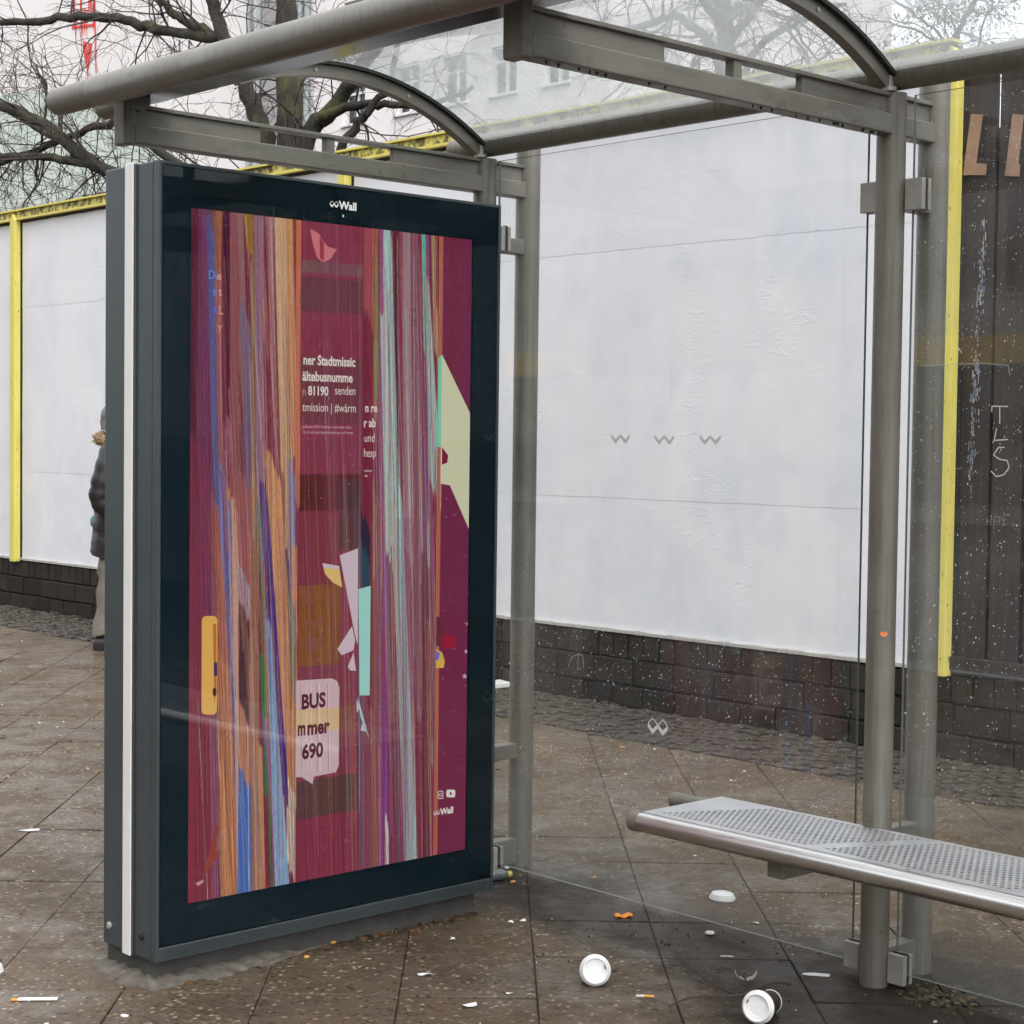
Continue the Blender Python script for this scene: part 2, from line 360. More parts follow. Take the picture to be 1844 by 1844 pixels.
# tree
t = NT('bark'); P = t.pos(); g = t.noise(t.scaled(P, (7, 7, 1.6)), 4, 6, .7)
a = t.ramp(g, [(.35, c4(.010, .008, .007)), (.65, c4(.044, .038, .030))]); a = t.mix(t.ramp(t.noise(P, 3.0, 6, .7), [(.5, 0.), (.64, .8)]), a, c4(.085, .085, .030))
t.set('Base Color', a); t.set('Roughness', .85); t.bump(g, .8, .03); M['bark'] = t.mat
M['twig'] = simple('twig', c4(.045, .030, .024), .75, 0, .4, 2)
M['dry_leaf'] = simple('dry_leaf', c4(.10, .085, .045), .7, 0, .4, 4)

# ------------------------------------------------------------------ ground
g = MB(); g.add([(-900, -900, -.006), (900, -900, -.006), (900, 900, -.006), (-900, 900, -.006)], [(0, 1, 2, 3)])
tag(g.build('ground', M['joint']), 'dark earth and paving bed reaching to the horizon', 'ground', kind='structure')
rd = MB().box(-16.0, -4.65, -60, 60, -.5, -.002)
tag(rd.build('road', M['asphalt']), 'wet asphalt street behind the camera', 'road', kind='structure')
kb = empty('kerb', (-4.5, 0, 0)); tag(kb, 'granite kerb between pavement and street', 'kerb', kind='structure')
kme = MB().box(-.14, .14, -.49, .49, -.3, .005).mesh('kerb_stone', M['kerb'])
for k in range(-14, 14):
    o = obj('kerb_stone', kme, kb); o.location = (0, k*1.0+.5, 0)

pav = empty('pavement', (0, 0, 0)); tag(pav, 'wet pavement of cast stone slabs laid diagonally', 'pavement', kind='structure')
A = Vector((.272, -.257)); B = Vector((-.262, -.290)); O = Vector((1.01, -.42))
XB = 3.95
def clip(poly, xmax):
    out = []
    for i in range(len(poly)):
        a, b = poly[i], poly[(i+1) % len(poly)]
        if a[0] <= xmax: out.append(a)
        if (a[0] <= xmax) != (b[0] <= xmax):
            s_ = (xmax-a[0])/(b[0]-a[0]); out.append((xmax, a[1]+(b[1]-a[1])*s_))
    return out
def slabmesh(mb, poly, z, ch=.0028, gap=.0019, tilt=(0, 0)):
    c = Vector((sum(p[0] for p in poly)/len(poly), sum(p[1] for p in poly)/len(poly)))
    def ins(d):
        r_ = []
        n_ = len(poly)
        for i in range(n_):
            p0, p1, p2 = Vector(poly[i-1]), Vector(poly[i]), Vector(poly[(i+1) % n_])
            e1 = (p1-p0).normalized(); e2 = (p2-p1).normalized()
            n1 = Vector((-e1.y, e1.x)); n2 = Vector((-e2.y, e2.x))
            if n1.dot(c-p1) < 0: n1 = -n1
            if n2.dot(c-p1) < 0: n2 = -n2
            bis = n1+n2; k_ = bis.length_squared
            r_.append(p1 + bis*(2*d/max(k_, .3)))
        return r_
    o1, o2 = ins(gap), ins(gap+ch); n_ = len(poly)
    zt = lambda p: z + tilt[0]*(p.x-c.x) + tilt[1]*(p.y-c.y)
    vs = [(p.x, p.y, -.03) for p in o1] + [(p.x, p.y, zt(p)-.0018) for p in o1] + [(p.x, p.y, zt(p)) for p in o2]
    fs = []
    for i in range(n_):
        j = (i+1) % n_; fs += [(i, j, j+n_, i+n_), (i+n_, j+n_, j+2*n_, i+2*n_)]
    fs.append(tuple(range(2*n_, 3*n_)))
    mb.add(vs, fs)
slabs = []
camp = Vector((-2.5296, -4.1218))
for i in range(-26, 34):
    for j in range(-44, 22):
        p = [O + A*(i+a) + B*(j+b) for a, b in ((0, 0), (1, 0), (1, 1), (0, 1))]
        if sum((p[k].x*p[(k+1) % 4].y-p[(k+1) % 4].x*p[k].y) for k in range(4)) < 0: p = p[::-1]
        poly = clip([(q.x, q.y) for q in p], XB)
        if len(poly) < 3: continue
        ar = abs(sum(poly[k][0]*poly[(k+1) % len(poly)][1]-poly[(k+1) % len(poly)][0]*poly[k][1] for k in range(len(poly))))/2
        if ar < .006: continue
        c = Vector((sum(q[0] for q in poly)/len(poly), sum(q[1] for q in poly)/len(poly)))
        if c.x < -4.35 or c.y < -7.5 or c.y > 15 : continue
        d = c-camp; dep = d.x*fd.x+d.y*fd.y; lat = d.x*rt.x+d.y*rt.y
        vis = dep > 3.9 and abs(lat/dep) < .33
        slabs.append((dep if vis else 1e3+abs(dep), poly))
slabs.sort(key=lambda q: q[0])
rest = MB()
for k, (dd, poly) in enumerate(slabs):
    z = random.uniform(-.0025, .0015); ti = (random.uniform(-.006, .006), random.uniform(-.006, .006))
    if k < 290 and dd < 1e3:
        mb = MB(); cx = sum(q[0] for q in poly)/len(poly); cy = sum(q[1] for q in poly)/len(poly)
        slabmesh(mb, [(q[0]-cx, q[1]-cy) for q in poly], z, tilt=ti)
        o = mb.build('slab', M['slab'], pav); o.location = (cx, cy, 0)
    else: slabmesh(rest, poly, z, tilt=ti)
tag(rest.build('slab_field', M['slab'], pav), kind='stuff')

# strip of small mosaic stones along the wall
mb = MB()
y = -6.0
while y < 15:
    w = random.uniform(.055, .085); x = XB+.004+random.uniform(0, .03); off = random.uniform(-.02, .02)
    while x < 4.735:
        l = random.uniform(.05, .085); x1 = min(x+l, 4.742)
        z = random.uniform(-.006, .010) + .012*(x-XB)
        jx = lambda: random.uniform(-.006, .006)
        sk = (x-XB)*.55
        q = [(x+.005+jx(), y+.005+jx()+sk), (x1-.004+jx(), y+.005+jx()+sk), (x1-.004+jx(), y+w-.004+jx()+sk), (x+.005+jx(), y+w-.004+jx()+sk)]
        cx = sum(a[0] for a in q)/4; cy = sum(a[1] for a in q)/4
        vs = [(a[0], a[1], -.03) for a in q]+[(a[0], a[1], z-.006) for a in q]+[(cx+(a[0]-cx)*.72, cy+(a[1]-cy)*.72, z+random.uniform(-.002, .003)) for a in q]
        mb.add(vs, [(0,1,5,4),(1,2,6,5),(2,3,7,6),(3,0,4,7),(4,5,9,8),(5,6,10,9),(6,7,11,10),(7,4,8,11),(8,9,10,11)])
        x = x1
    y += w
tag(mb.build('mosaic_paving', M['cobble']), 'strip of small uneven paving stones along the wall foot', 'paving', kind='stuff')

# ------------------------------------------------------------------ hoarding wall
HX = 4.75
bw = empty('brick_wall', (HX, 0, 0)); tag(bw, 'low sooty brick wall under the blank white hoardings', 'wall')
MB().box(.012, .36, -14, 15, -.1, .418).build('mortar', M['mortar'], bw)
def bmesh_brick(w, h):
    e = .006
    return MB().add([(.02, -w/2, -h/2), (.02, w/2, -h/2), (.02, w/2, h/2), (.02, -w/2, h/2), (e*.0, -w/2, -h/2), (0, w/2, -h/2), (0, w/2, h/2), (0, -w/2, h/2),
        (-e, -w/2+e, -h/2+e), (-e, w/2-e, -h/2+e), (-e, w/2-e, h/2-e), (-e, -w/2+e, h/2-e)],
        [(0,4,5,1),(1,5,6,2),(2,6,7,3),(3,7,4,0),(4,8,9,5),(5,9,10,6),(6,10,11,7),(7,11,8,4),(8,11,10,9)]).mesh('brick', M['brick'])
rows = [(.005, .118, .235), (.13, .268, .30), (.279, .408, .118)]
for ri, (z0, z1, w) in enumerate(rows):
    variants = [bmesh_brick(w-.006-random.uniform(0, .008), z1-z0+.004-random.uniform(0, .006)) for _ in range(4)]
    yy = -1.6 + ri*.11
    while yy < 13.2:
        o = obj('brick', random.choice(variants), bw)
        o.location = (random.uniform(-.004, .006), yy+w/2, (z0+z1)/2+random.uniform(-.002, .002)); o.rotation_euler = (random.uniform(-.006, .006), 0, random.uniform(-.012, .012))
        yy += w
far_b = MB()
for ri, (z0, z1, w) in enumerate(rows):
    yy = -14.0
    while yy < -1.7:
        far_b.box(-.004, .02, yy+.006, yy+w-.006, z0+.003, z1-.003); yy += w
tag(far_b.build('brick_field', M['brick'], bw), kind='stuff')
MB().box(-.012, .05, .66, 15, .4195, .436).build('ledge', M['paper_edge'], bw)

POSTS = [14.65, 10.01, 5.38, .668]
sheet_w, sheet_h = .575, .70
names = ['blank white hoarding farthest along the wall at the left edge', 'blank white hoarding half hidden behind the display and the standing person', 'blank white hoarding seen through the shelter glass']
for bi in range(3):
    y1, y0 = POSTS[bi], POSTS[bi+1]
    h = empty('billboard', (HX, (y0+y1)/2, 0)); tag(h, names[bi], 'billboard', 'blank hoardings on the brick wall')
    L = y1-y0
    MB().box(.012, .05, -L/2+.005, L/2-.005, .44, 3.40).build('board', M['board'], h)
    ya = -L/2+.075; yb = L/2-.055; ncol = 8; sw = (yb-ya)/ncol
    zs = [.437, .485, 1.183, 1.86, 2.587, 3.312]
    zs = [.437, 1.183, 1.86, 2.587, 3.312]
    for r_ in range(4):
        for c_ in range(ncol):
            a0, a1 = ya+c_*sw, ya+(c_+1)*sw+.012; b0, b1 = zs[r_], zs[r_+1]+(.014 if r_ < 3 else 0)
            if c_ == ncol-1: a1 = yb
            x = .0108 - .0011*(c_ % 2) - .0014*(r_ % 2)
            j = lambda: random.uniform(-.004, .004)
            # a sheet with a slightly wavy outline and a few cockles
            NX, NZ = 9, 11; mb = MB(); vs = []
            ph = random.uniform(0, 6); 
            for q in range(NZ):
                for p_ in range(NX):
                    yy = a0+(a1-a0)*p_/(NX-1); zz = b0+(b1-b0)*q/(NZ-1)
                    edge = (p_ in (0, NX-1)) or (q in (0, NZ-1))
                    vs.append((x-(0 if edge else .0018*abs(math.sin(ph+yy*7+zz*3)*math.sin(ph*2+zz*9))), yy+(j()*.5 if edge else 0), zz+(j()*.5 if edge else 0)))
            fs = [(q*NX+p_, (q+1)*NX+p_, (q+1)*NX+p_+1, q*NX+p_+1) for q in range(NZ-1) for p_ in range(NX-1)]
            mb.add(vs, fs); o = mb.build('paper_sheet', M['paper'], h, smooth=True)
    # yellow frame
    MB().box(-.045, .0, -L/2+.036, L/2-.036, 3.335, 3.352).build('lower_batten', M['yellow'], h)
    MB().box(-.03, .0, -L/2+.036, L/2-.036, 3.354, 3.408).build('top_rail', M['yellow_moss'], h)
    MB().box(-.05, .03, -L/2+.0, L/2-.0, 3.410, 3.424).build('cap_strip', M['yellow'], h)
    MB().box(.006, .011, -L/2+.034, -L/2+.074, .44, 3.33).build('bare_strip', M['board'], h)
    pm = MB().prism([(-.040, .405), (.040, .405), (.040, 3.33), (0, 3.385), (-.040, 3.33)], -.062, -.002, lambda p, t_: (t_, p[0], p[1])).build('post', M['yellow'], h, bevel=.003)
    pm.location = (0, -L/2, 0)

# tarred plank fence on the right
fe = empty('plank_fence', (HX, 0, 0)); tag(fe, 'dark tarred plank fence right of the yellow post with tan letters', 'fence')
fme = [MB().box(0, .024, -.078, .078, .44, 3.31).mesh('plank', M['plank']) for _ in range(2)]
yb = .545; k = 0
while yb > -14:
    o = obj('plank', fme[k % 2], fe); o.location = (.02+random.uniform(-.008, .008), yb, random.uniform(-.01, .01)); o.rotation_euler = (0, 0, random.uniform(-.03, .03))
    yb -= .182; k += 1
o = obj('plank', MB().box(0, .022, -.020, .020, .44, 3.31).mesh('plank', M['plank']), fe); o.location = (.024, .648, 0)
MB().box(.062, .075, -14, .72, .43, 2.995).build('backing', M['plank'], fe)
for z in (.8, 1.9, 2.88): MB().box(.076, .13, -14, .665, z, z+.09).build('rail', M['plank'], fe)
MB().box(-.02, .012, -14, .655, .437, .50).build('sill_board', M['plank'], fe, bevel=.004)
for pts in ([(0.591, 3.065), (0.528, 3.054), (0.558, 2.831), (0.501, 2.822), (0.506, 2.771), (0.626, 2.783)], [(0.369, 3.037), (0.312, 3.025), (0.334, 2.807), (0.326, 2.801), (0.327, 2.746), (0.402, 2.756)]):
    MB().prism(pts, .0, .006, lambda p, t_: (t_, p[0], p[1])).build('letter', M['letter'], fe)

random.seed(9); mb = MB()
for k in range(240):
    z_ = random.gauss(2.28, .10) if k < 110 else (random.gauss(1.82, .10) if k < 190 else random.gauss(1.5, .12)); y_ = .535+random.gauss(0, .012)-.04*(z_-1.9); l_ = abs(random.gauss(0, .016))+.003; w_ = abs(random.gauss(0, .0014))+.0006
    mb.box(.0075, .010, y_-w_, y_+w_, z_, z_+l_, random.choice([0, 0, 1]))
o = mb.build('chalk_smear', [simple('chalk', c4(.34, .34, .36), .9, 0, .3, 50), simple('blue_chalk', c4(.16, .22, .34), .9, 0, .3, 50)], fe); o['kind'] = 'stuff'

# ------------------------------------------------------------------ bus shelter
YN, YF, YB = -1.235, .43, -2.90
FX, RX = 1.545, 1.748
sh = empty('bus_shelter', (0.8, -1.2, 0)); tag(sh, 'grey steel and glass bus shelter with curved roof over a wet pavement', 'bus shelter')
def part(mb, name, mat, smooth=False, bevel=0, parent=None, angle=35):
    o = mb.build(name, mat, parent or sh, smooth, bevel, angle)
    if parent is None: o.matrix_parent_inverse = Matrix.Translation((-.8, 1.2, 0))
    return o
for fi, y in enumerate((YF, YN, YB)):
    part(MB().tube([(FX, y, -.02), (FX, y, 2.462)], .040, 28), 'front_post', M['steel_post'], True)
    part(MB().tube([(RX, y, -.02), (RX, y, 2.56)], .043, 28), 'rear_post', M['steel_post'], True)
    # bracketed roof beam: heavy lower bar, thin top flange, web plates at both ends
    part(MB().box(.165, RX-.02, y-.026, y+.026, 2.347, 2.402), 'lower_beam', M['steel'], bevel=.004)
    part(MB().box(.165, RX-.02, y-.021, y+.021, 2.449, 2.461), 'top_flange', M['steel'], bevel=.002)
    part(MB().box(.168, .612, y-.010, y+.010, 2.4025, 2.4485), 'web_plate', M['steel'])
    part(MB().box(1.135, RX-.02, y-.010, y+.010, 2.4025, 2.4485), 'web_plate', M['steel'])
    part(MB().box(.862, .892, y-.014, y+.014, 2.4025, 2.4485), 'spacer', M['steel'])
    part(MB().prism([(.128, 2.340), (.128, 2.478), (.164, 2.478), (.164, 2.340)], y-.031, y+.031, lambda p, t_: (p[0], t_, p[1])), 'end_plate', M['steel'], bevel=.006)
    # arms tying rear post to front post
    for z0, z1 in ((2.150, 2.203), (.385, .437), (.012, .10)):
        part(MB().box(FX+.02, RX-.012, y-.022, y+.022, z0, z1), 'tie_arm', M['steel'], bevel=.004)
    # arch rib
    cx, cz = .92, 1.59
    def arc(Rr, a): return (cx+Rr*math.sin(a), cz+Rr*math.cos(a))
    a0, a1 = math.asin((.52-cx)/1.09), math.asin((1.545-cx)/1.09); N = 36
    mb = MB()
    for (ra, rb, hw) in ((1.052, 1.088, .017), (1.089, 1.100, .032)):
        vs = []; fs = []
        for k in range(N+1):
            a = a0+(a1-a0)*k/N
            for (rr, yy) in ((ra, y-hw), (ra, y+hw), (rb, y+hw), (rb, y-hw)):
                x, z = arc(rr, a); vs.append((x, yy, z))
        for k in range(N):
            for q in range(4):
                fs.append((k*4+q, k*4+(q+1) % 4, (k+1)*4+(q+1) % 4, (k+1)*4+q))
        fs += [(3, 2, 1, 0), (N*4, N*4+1, N*4+2, N*4+3)]
        mb.add(vs, fs, 0 if ra < 1.06 else 1)
    part(mb, 'arch_rib', [M['steel'], M['rubber']], True)
    part(MB().prism([(.262, 2.494), (.535, 2.582), (.535, 2.612), (.262, 2.516)], y-.016, y+.016, lambda p, t_: (p[0], t_, p[1])), 'rib_foot', M['steel'])
    for sa in (.25, -.1):
        x, z = arc(1.07, math.asin(sa)); part(MB().tube([(x, y-.017, z), (x, y-.021, z)], .006, 10), 'bolt', M['clip'])
    part(MB().lathe([(0, .03), (.012, .03), (.012, 0), (.022, 0), (.022, -.012)], 12, Matrix.Translation((FX-.03, y-.01, 2.475))), 'bolt', M['clip'])
part(MB().tube([(.02, .585, 2.468), (.02, .38, 2.468), (.02, .362, 2.468), (.02, .355, 2.468), (.02, -3.2, 2.468)], [.0395, .0395, .0395, .0425, .0425], 32), 'front_tube', M['steel_post'], True)
part(MB().tube([(.180, .60, 2.474), (.180, .40, 2.474)], .034, 28), 'tube_stub', M['steel_post'], True)
part(MB().tube([(1.555, .60, 2.512), (1.555, -3.2, 2.512)], .0405, 32), 'rear_tube', M['steel_post'], True)
part(MB().box(.03, .271, -3.2, .505, 2.483, 2.489), 'soffit_sheet', M['soffit'])
# curved roof glass
mb = MB(); vs = []; fs = []; N = 28
a0, a1 = math.asin((.300-cx)/1.1), math.asin((1.552-cx)/1.1)
for k in range(N+1):
    a = a0+(a1-a0)*k/N
    for (rr, yy) in ((1.102, .462), (1.102, -3.2), (1.110, -3.2), (1.110, .462)):
        x, z = cx+rr*math.sin(a), cz+rr*math.cos(a); vs.append((x, yy, z))
for k in range(N):
    for q in range(4): fs.append((k*4+q, (k+1)*4+q, (k+1)*4+(q+1) % 4, k*4+(q+1) % 4))
mb.add(vs, fs); part(mb, 'roof_glass', M['roof_glass'], True)
# rear panes
GX = 1.572
panes = []
for y0, y1 in ((-1.142, .385), (-2.82, -1.292)):
    mb = MB().box(GX-.005, GX+.005, y0, y1, .042, 2.455); mb.m = [2, 1, 1, 0, 1, 0]
    panes.append(part(mb, 'glass_pane', [M['glass'], M['edge'], M['edge_lit']]))
PI = Matrix.Translation((-.8, 1.2, 0))
def on_pane(o, idx): return o
# frosted emblems: two lozenges with filled chevrons
def emblem(mb, cy, cz_, w, fn, solid=False):
    """w: width of the pair"""
    a = w/2
    for s_ in (-.5, .5):
        ox = s_*a
        out = [(0, .62), (.5, .18), (.5, -.14), (0, -.62), (-.5, -.14), (-.5, .18)]
        inn = [(0, .53), (.42, .14), (0, -.26), (-.42, .14)]
        P_ = lambda p: fn(cy+ox+p[0]*a*.98, cz_+p[1]*a*.98)
        V = [P_(p) for p in out]+[P_(p) for p in inn]
        if solid:
            mb.add([P_(p) for p in ((-.5, .14), (0, -.26), (.5, .14), (.5, -.14), (0, -.62), (-.5, -.14))], [(0, 1, 4, 5), (1, 2, 3, 4)])
        else:
            mb.add(V, [(0, 1, 7, 6), (1, 2, 7), (2, 3, 8, 7), (3, 4, 9, 8), (4, 5, 9), (5, 0, 6, 9)])
fx = GX-.0056
def sub(mb, name, mat, parent):
    o = mb.build(name, mat, parent); return o
for cy, cz_, w, sol in ((-.208, 1.522, .085, True), (-.396, 1.521, .085, True), (-.584, 1.522, .085, True), (-.388, .613, .086, False)):
    mb = MB(); emblem(mb, cy, cz_, w, lambda a, b: (fx, a, b), sol)
    # mirror: the length axis runs right to left as seen from inside
    sub(mb, 'emblem', M['frost_pale'] if sol else M['frost'], panes[0])
def strokes(lines, w, ax):
    mb = MB()
    for ln in lines:
        for a, b in zip(ln[:-1], ln[1:]):
            d = Vector((b[0]-a[0], b[1]-a[1]))
            if d.length < 1e-5: continue
            d.normalize(); n_ = Vector((-d.y, d.x))*w/2; e_ = d*w*.3
            q = [(a[0]-e_.x+n_.x, a[1]-e_.y+n_.y), (b[0]+e_.x+n_.x, b[1]+e_.y+n_.y), (b[0]+e_.x-n_.x, b[1]+e_.y-n_.y), (a[0]-e_.x-n_.x, a[1]-e_.y-n_.y)]
            if ax == 'x': mb.add([(fx, p[0], p[1]) for p in q], [(0, 1, 2, 3)])
            else: mb.add([(p[0], YN-.0267, p[1]) for p in q], [(0, 1, 2, 3)])
    return mb
T_ = [[(-1.555, 1.609), (-1.601, 1.608)], [(-1.555, 1.609), (-1.554, 1.595)], [(-1.578, 1.608), (-1.579, 1.564)]]
L_ = [[(-1.57, 1.55), (-1.564, 1.519)], [(-1.564, 1.519), (-1.603, 1.522)]]
S_ = [[(-1.594, 1.501), (-1.577, 1.501), (-1.563, 1.481), (-1.58, 1.47), (-1.604, 1.467), (-1.61, 1.449), (-1.595, 1.43), (-1.573, 1.424), (-1.557, 1.438)]]
for w_ in (T_, L_, S_): sub(strokes(w_, .0030, 'x'), 'scratched_letter', M['scratch'], panes[1])
H_ = [[(-1.549, 1.314), (-1.548, 1.295)], [(-1.56, 1.315), (-1.559, 1.295)], [(-1.548, 1.305), (-1.56, 1.306)], [(-1.569, 1.317), (-1.568, 1.286)], [(-1.569, 1.317), (-1.582, 1.319)], [(-1.569, 1.305), (-1.579, 1.307)], [(-1.584, 1.32), (-1.584, 1.299)], [(-1.584, 1.319), (-1.593, 1.314)], [(-1.593, 1.314), (-1.585, 1.307)], [(-1.598, 1.326), (-1.597, 1.299)], [(-1.598, 1.326), (-1.606, 1.326)], [(-1.597, 1.311), (-1.605, 1.313)], [(-1.597, 1.299), (-1.606, 1.301)]]
sub(strokes(H_, .0016, 'x'), 'scratched_word', M['scratch2'], panes[1])
sub(strokes([[(0.014, 0.761), (-0.001, 0.794), (-0.032, 0.806), (-0.052, 0.804), (-0.058, 0.763)], [(-.032, .806), (-0.03, 0.755)]], .003, 'x'), 'scratch', M['scratch2'], panes[0])
sub(strokes([[(0.254, 1.528), (0.241, 1.566), (0.2, 1.594), (0.133, 1.603), (0.159, 1.566), (0.226, 1.525), (0.248, 1.51)]], .002, 'x'), 'scratch', M['scratch2'], panes[0])
sub(strokes([[(-1.33, 1.72), (-1.52, 1.722), (-1.60, 1.715), (-1.605, 1.69)]], .003, 'x'), 'scratch', M['scratch2'], panes[1])
INR = [[(1.208, 2.368), (1.209, 2.352)], [(1.221, 2.353), (1.223, 2.371)], [(1.223, 2.371), (1.239, 2.354)], [(1.239, 2.354), (1.242, 2.373)], [(1.255, 2.354), (1.259, 2.375)], [(1.259, 2.375), (1.284, 2.375), (1.28, 2.368), (1.263, 2.364)], [(1.268, 2.364), (1.306, 2.357)], [(1.197, 2.385), (1.205, 2.39), (1.222, 2.39), (1.22, 2.384), (1.204, 2.38), (1.197, 2.385)]]
part(strokes(INR, .0022, 'y'), 'scratched_word', M['scratch2'])
# rain drops on the panes
def drops(n, y0, y1, zf):
    mb = MB()
    for _ in range(n):
        y = random.uniform(y0, y1); z = zf(); r = abs(random.gauss(0, .0007))+.0004; e = random.uniform(1, 1.7)
        vs = [(fx-r*.7, y, z)]+[(fx+.0004, y+r*math.cos(a), z+r*e*math.sin(a)) for a in (0, 1.047, 2.094, 3.142, 4.189, 5.236)]
        mb.add(vs, [(0, k+1, (k+1) % 6+1) for k in range(6)])
    return mb
o = sub(drops(2600, -1.13, .37, lambda: min(2.4, max(.1, random.gauss(.75, .28)))), 'rain_drops', M['drop'], panes[0]); o['kind'] = 'stuff'
o = sub(drops(2800, -2.0, -1.30, lambda: random.uniform(.55, 2.43)), 'rain_drops', M['drop'], panes[1]); o['kind'] = 'stuff'
# glazing clips
for yc0, yc1, z0, z1 in ((-1.186, -1.132, 2.147, 2.230), (-1.336, -1.280, 2.142, 2.228), (-1.178, -1.128, .026, .100), (-1.330, -1.276, .014, .097), (.345, .392, 2.147, 2.230), (.345, .392, .026, .1)):
    part(MB().box(GX-.024, GX-.0065, yc0, yc1, z0, z1), 'glass_clip', M['clip'], bevel=.002)
    part(MB().box(GX-.0064, GX+.0064, yc0+.004, yc1-.004, z0+.003, z1+.003), 'clip_gasket', M['rubber'])
    part(MB().box(GX+.0066, GX+.020, yc0, yc1, z0, z1), 'glass_clip', M['clip'], bevel=.002)
nv = Vector((-.70, -.714, 0)); sv_ = Vector((.714, -.70, 0)); c_ = Vector((FX, YN, .986))+nv*.0402
part(MB().prism([(.011*math.cos(a*.524), .007*math.sin(a*.524)+.002*math.cos(a)) for a in range(12)], 0, .0012, lambda p, t_: tuple(c_+sv_*p[0]+nv*(t_-abs(p[0])*.13)+Vector((0, 0, p[1])))), 'sticker', simple('orange_sticker', c4(.80, .24, .07), .6, 0, .1, 60))
# drips hanging under the near beam
mb = MB()
for _ in range(26):
    x = random.uniform(.2, 1.5) if random.random() < .4 else random.uniform(.95, 1.5); r = random.uniform(.002, .004)
    mb.lathe([(.0005, .004), (r, .001), (r*.9, -.003), (.0005, -.0055)], 8, Matrix.Translation((x, YN-.02+random.uniform(0, .01), 2.345)))
o = part(mb, 'water_drips', M['rubber'], True); o['kind'] = 'stuff'

# ------------------------------------------------------------------ bench
be = empty('bench', (1.33, -1.7, 0)); tag(be, 'perforated steel bench with round front rail in the shelter', 'bench')
IB = Matrix.Translation((-1.33, 1.7, 0))
def bpart(mb, name, mat, smooth=False, bevel=0):
    o = mb.build(name, mat, be, smooth, bevel); o.matrix_parent_inverse = IB; return o
BX0, BX1, BZ = 1.165, 1.50, .418
bpart(MB().tube([(BX0, -.695, BZ), (BX0, -2.75, BZ)], .0275, 32), 'front_rail', M['chrome'], True)
bpart(MB().tube([(BX0, -.664, BZ), (BX0, -.694, BZ)], .0285, 32), 'end_cap', M['steel_post'], True)
bpart(MB().tube([(BX1-.012, -.53, BZ-.004), (BX1-.012, -2.78, BZ-.004)], .024, 28), 'rear_rail', M['steel_post'], True)
# seat plate with staggered punched holes and plain bands
d = .0192; dr = d*.866; zt = .4455; th = .002
X0, X1, Y0, Y1 = BX0+.012, 1.522, -2.70, -.690
mb = MB(); rows_n = int((X1-X0-.04)/dr); xs0 = X0+.030
mb.box(X0, xs0, Y0, Y1, zt-th, zt); mb.box(xs0+rows_n*dr, X1, Y0, Y1, zt-th, zt)
for r_ in range(rows_n):
    xa = xs0+r_*dr; xb = xa+dr; off = (r_ % 2)*d/2
    run = None
    n_ = int((Y1-Y0)/d)
    y = Y1
    def solid(ya, yb_): mb.add([(xa, ya, zt), (xb, ya, zt), (xb, yb_, zt), (xa, yb_, zt), (xa, ya, zt-th), (xb, ya, zt-th), (xb, yb_, zt-th), (xa, yb_, zt-th)], [(3, 2, 1, 0), (4, 5, 6, 7)])
    cells = []
    ys = Y1-.02-off
    solid(ys, Y1); last = ys; start = None
    while ys-d > Y0+.02:
        key = (Y1-ys) - .577*(xa-xs0)
        hole = (0.035 < key) and not (.545 < (key % .615)) 
        ya, yb_ = ys-d, ys
        if hole:
            if start is not None: solid(yb_, start); start = None
            hx, hy = .0064, .0062; mxx, myy = (xa+xb)/2, (ya+yb_)/2; c_ = .0022
            hp = [(mxx-hx+c_, myy-hy), (mxx+hx-c_, myy-hy), (mxx+hx, myy-hy+c_), (mxx+hx, myy+hy-c_), (mxx+hx-c_, myy+hy), (mxx-hx+c_, myy+hy), (mxx-hx, myy+hy-c_), (mxx-hx, myy-hy+c_)]
            cr = [(xa, ya), (xb, ya), (xb, yb_), (xa, yb_)]
            vs = [(p[0], p[1], zt) for p in cr]+[(p[0], p[1], zt-.0006) for p in hp]+[(p[0], p[1], zt-th) for p in hp]
            fs = [(0, 1, 5, 4), (1, 6, 5), (1, 2, 7, 6), (2, 8, 7), (2, 3, 9, 8), (3, 10, 9), (3, 0, 11, 10), (0, 4, 11)]
            fs += [(4+q, 4+(q+1) % 8, 12+(q+1) % 8, 12+q) for q in range(8)]
            mb.add(vs, fs)
        else:
            if start is None: start = yb_
        ys -= d
    solid(Y0, start if start is not None else ys)
    if start is not None and False: pass
bpart(mb, 'seat', M['seat'])
bpart(MB().box(X0-.006, X0+.012, Y0, Y1, zt-.010, zt-.0032), 'seat_lip', M['seat'])
for y in (-1.155, -2.82+.25):
    bpart(MB().box(1.20, FX+.01, y-.028, y+.028, .338, .386), 'support_arm', M['steel'], bevel=.003)
for y in (-1.155, -2.57): bpart(MB().box(1.43, 1.47, y-.02, y+.02, .386, .40), 'support_pad', M['steel'])

# ------------------------------------------------------------------ digital display
W_, ZT, ZB, TH = 1.2323, 2.2376, .0748, .283
SX0, SX1, SZ0, SZ1 = .1013, 1.1199, .2203, 2.1215
dp = empty('advertising_display', (.6, .14, 0)); tag(dp, 'tall dark digital advertising display with a glitched magenta screen', 'display')
ID = Matrix.Translation((-.6, -.14, 0))
def dpart(mb, name, mat, smooth=False, bevel=0, parent=None):
    o = mb.build(name, mat, parent or dp, smooth, bevel)
    if parent is None: o.matrix_parent_inverse = ID
    return o
dpart(MB().box(0, W_, .032, TH, ZB, ZT), 'case', M['case'], bevel=.004)
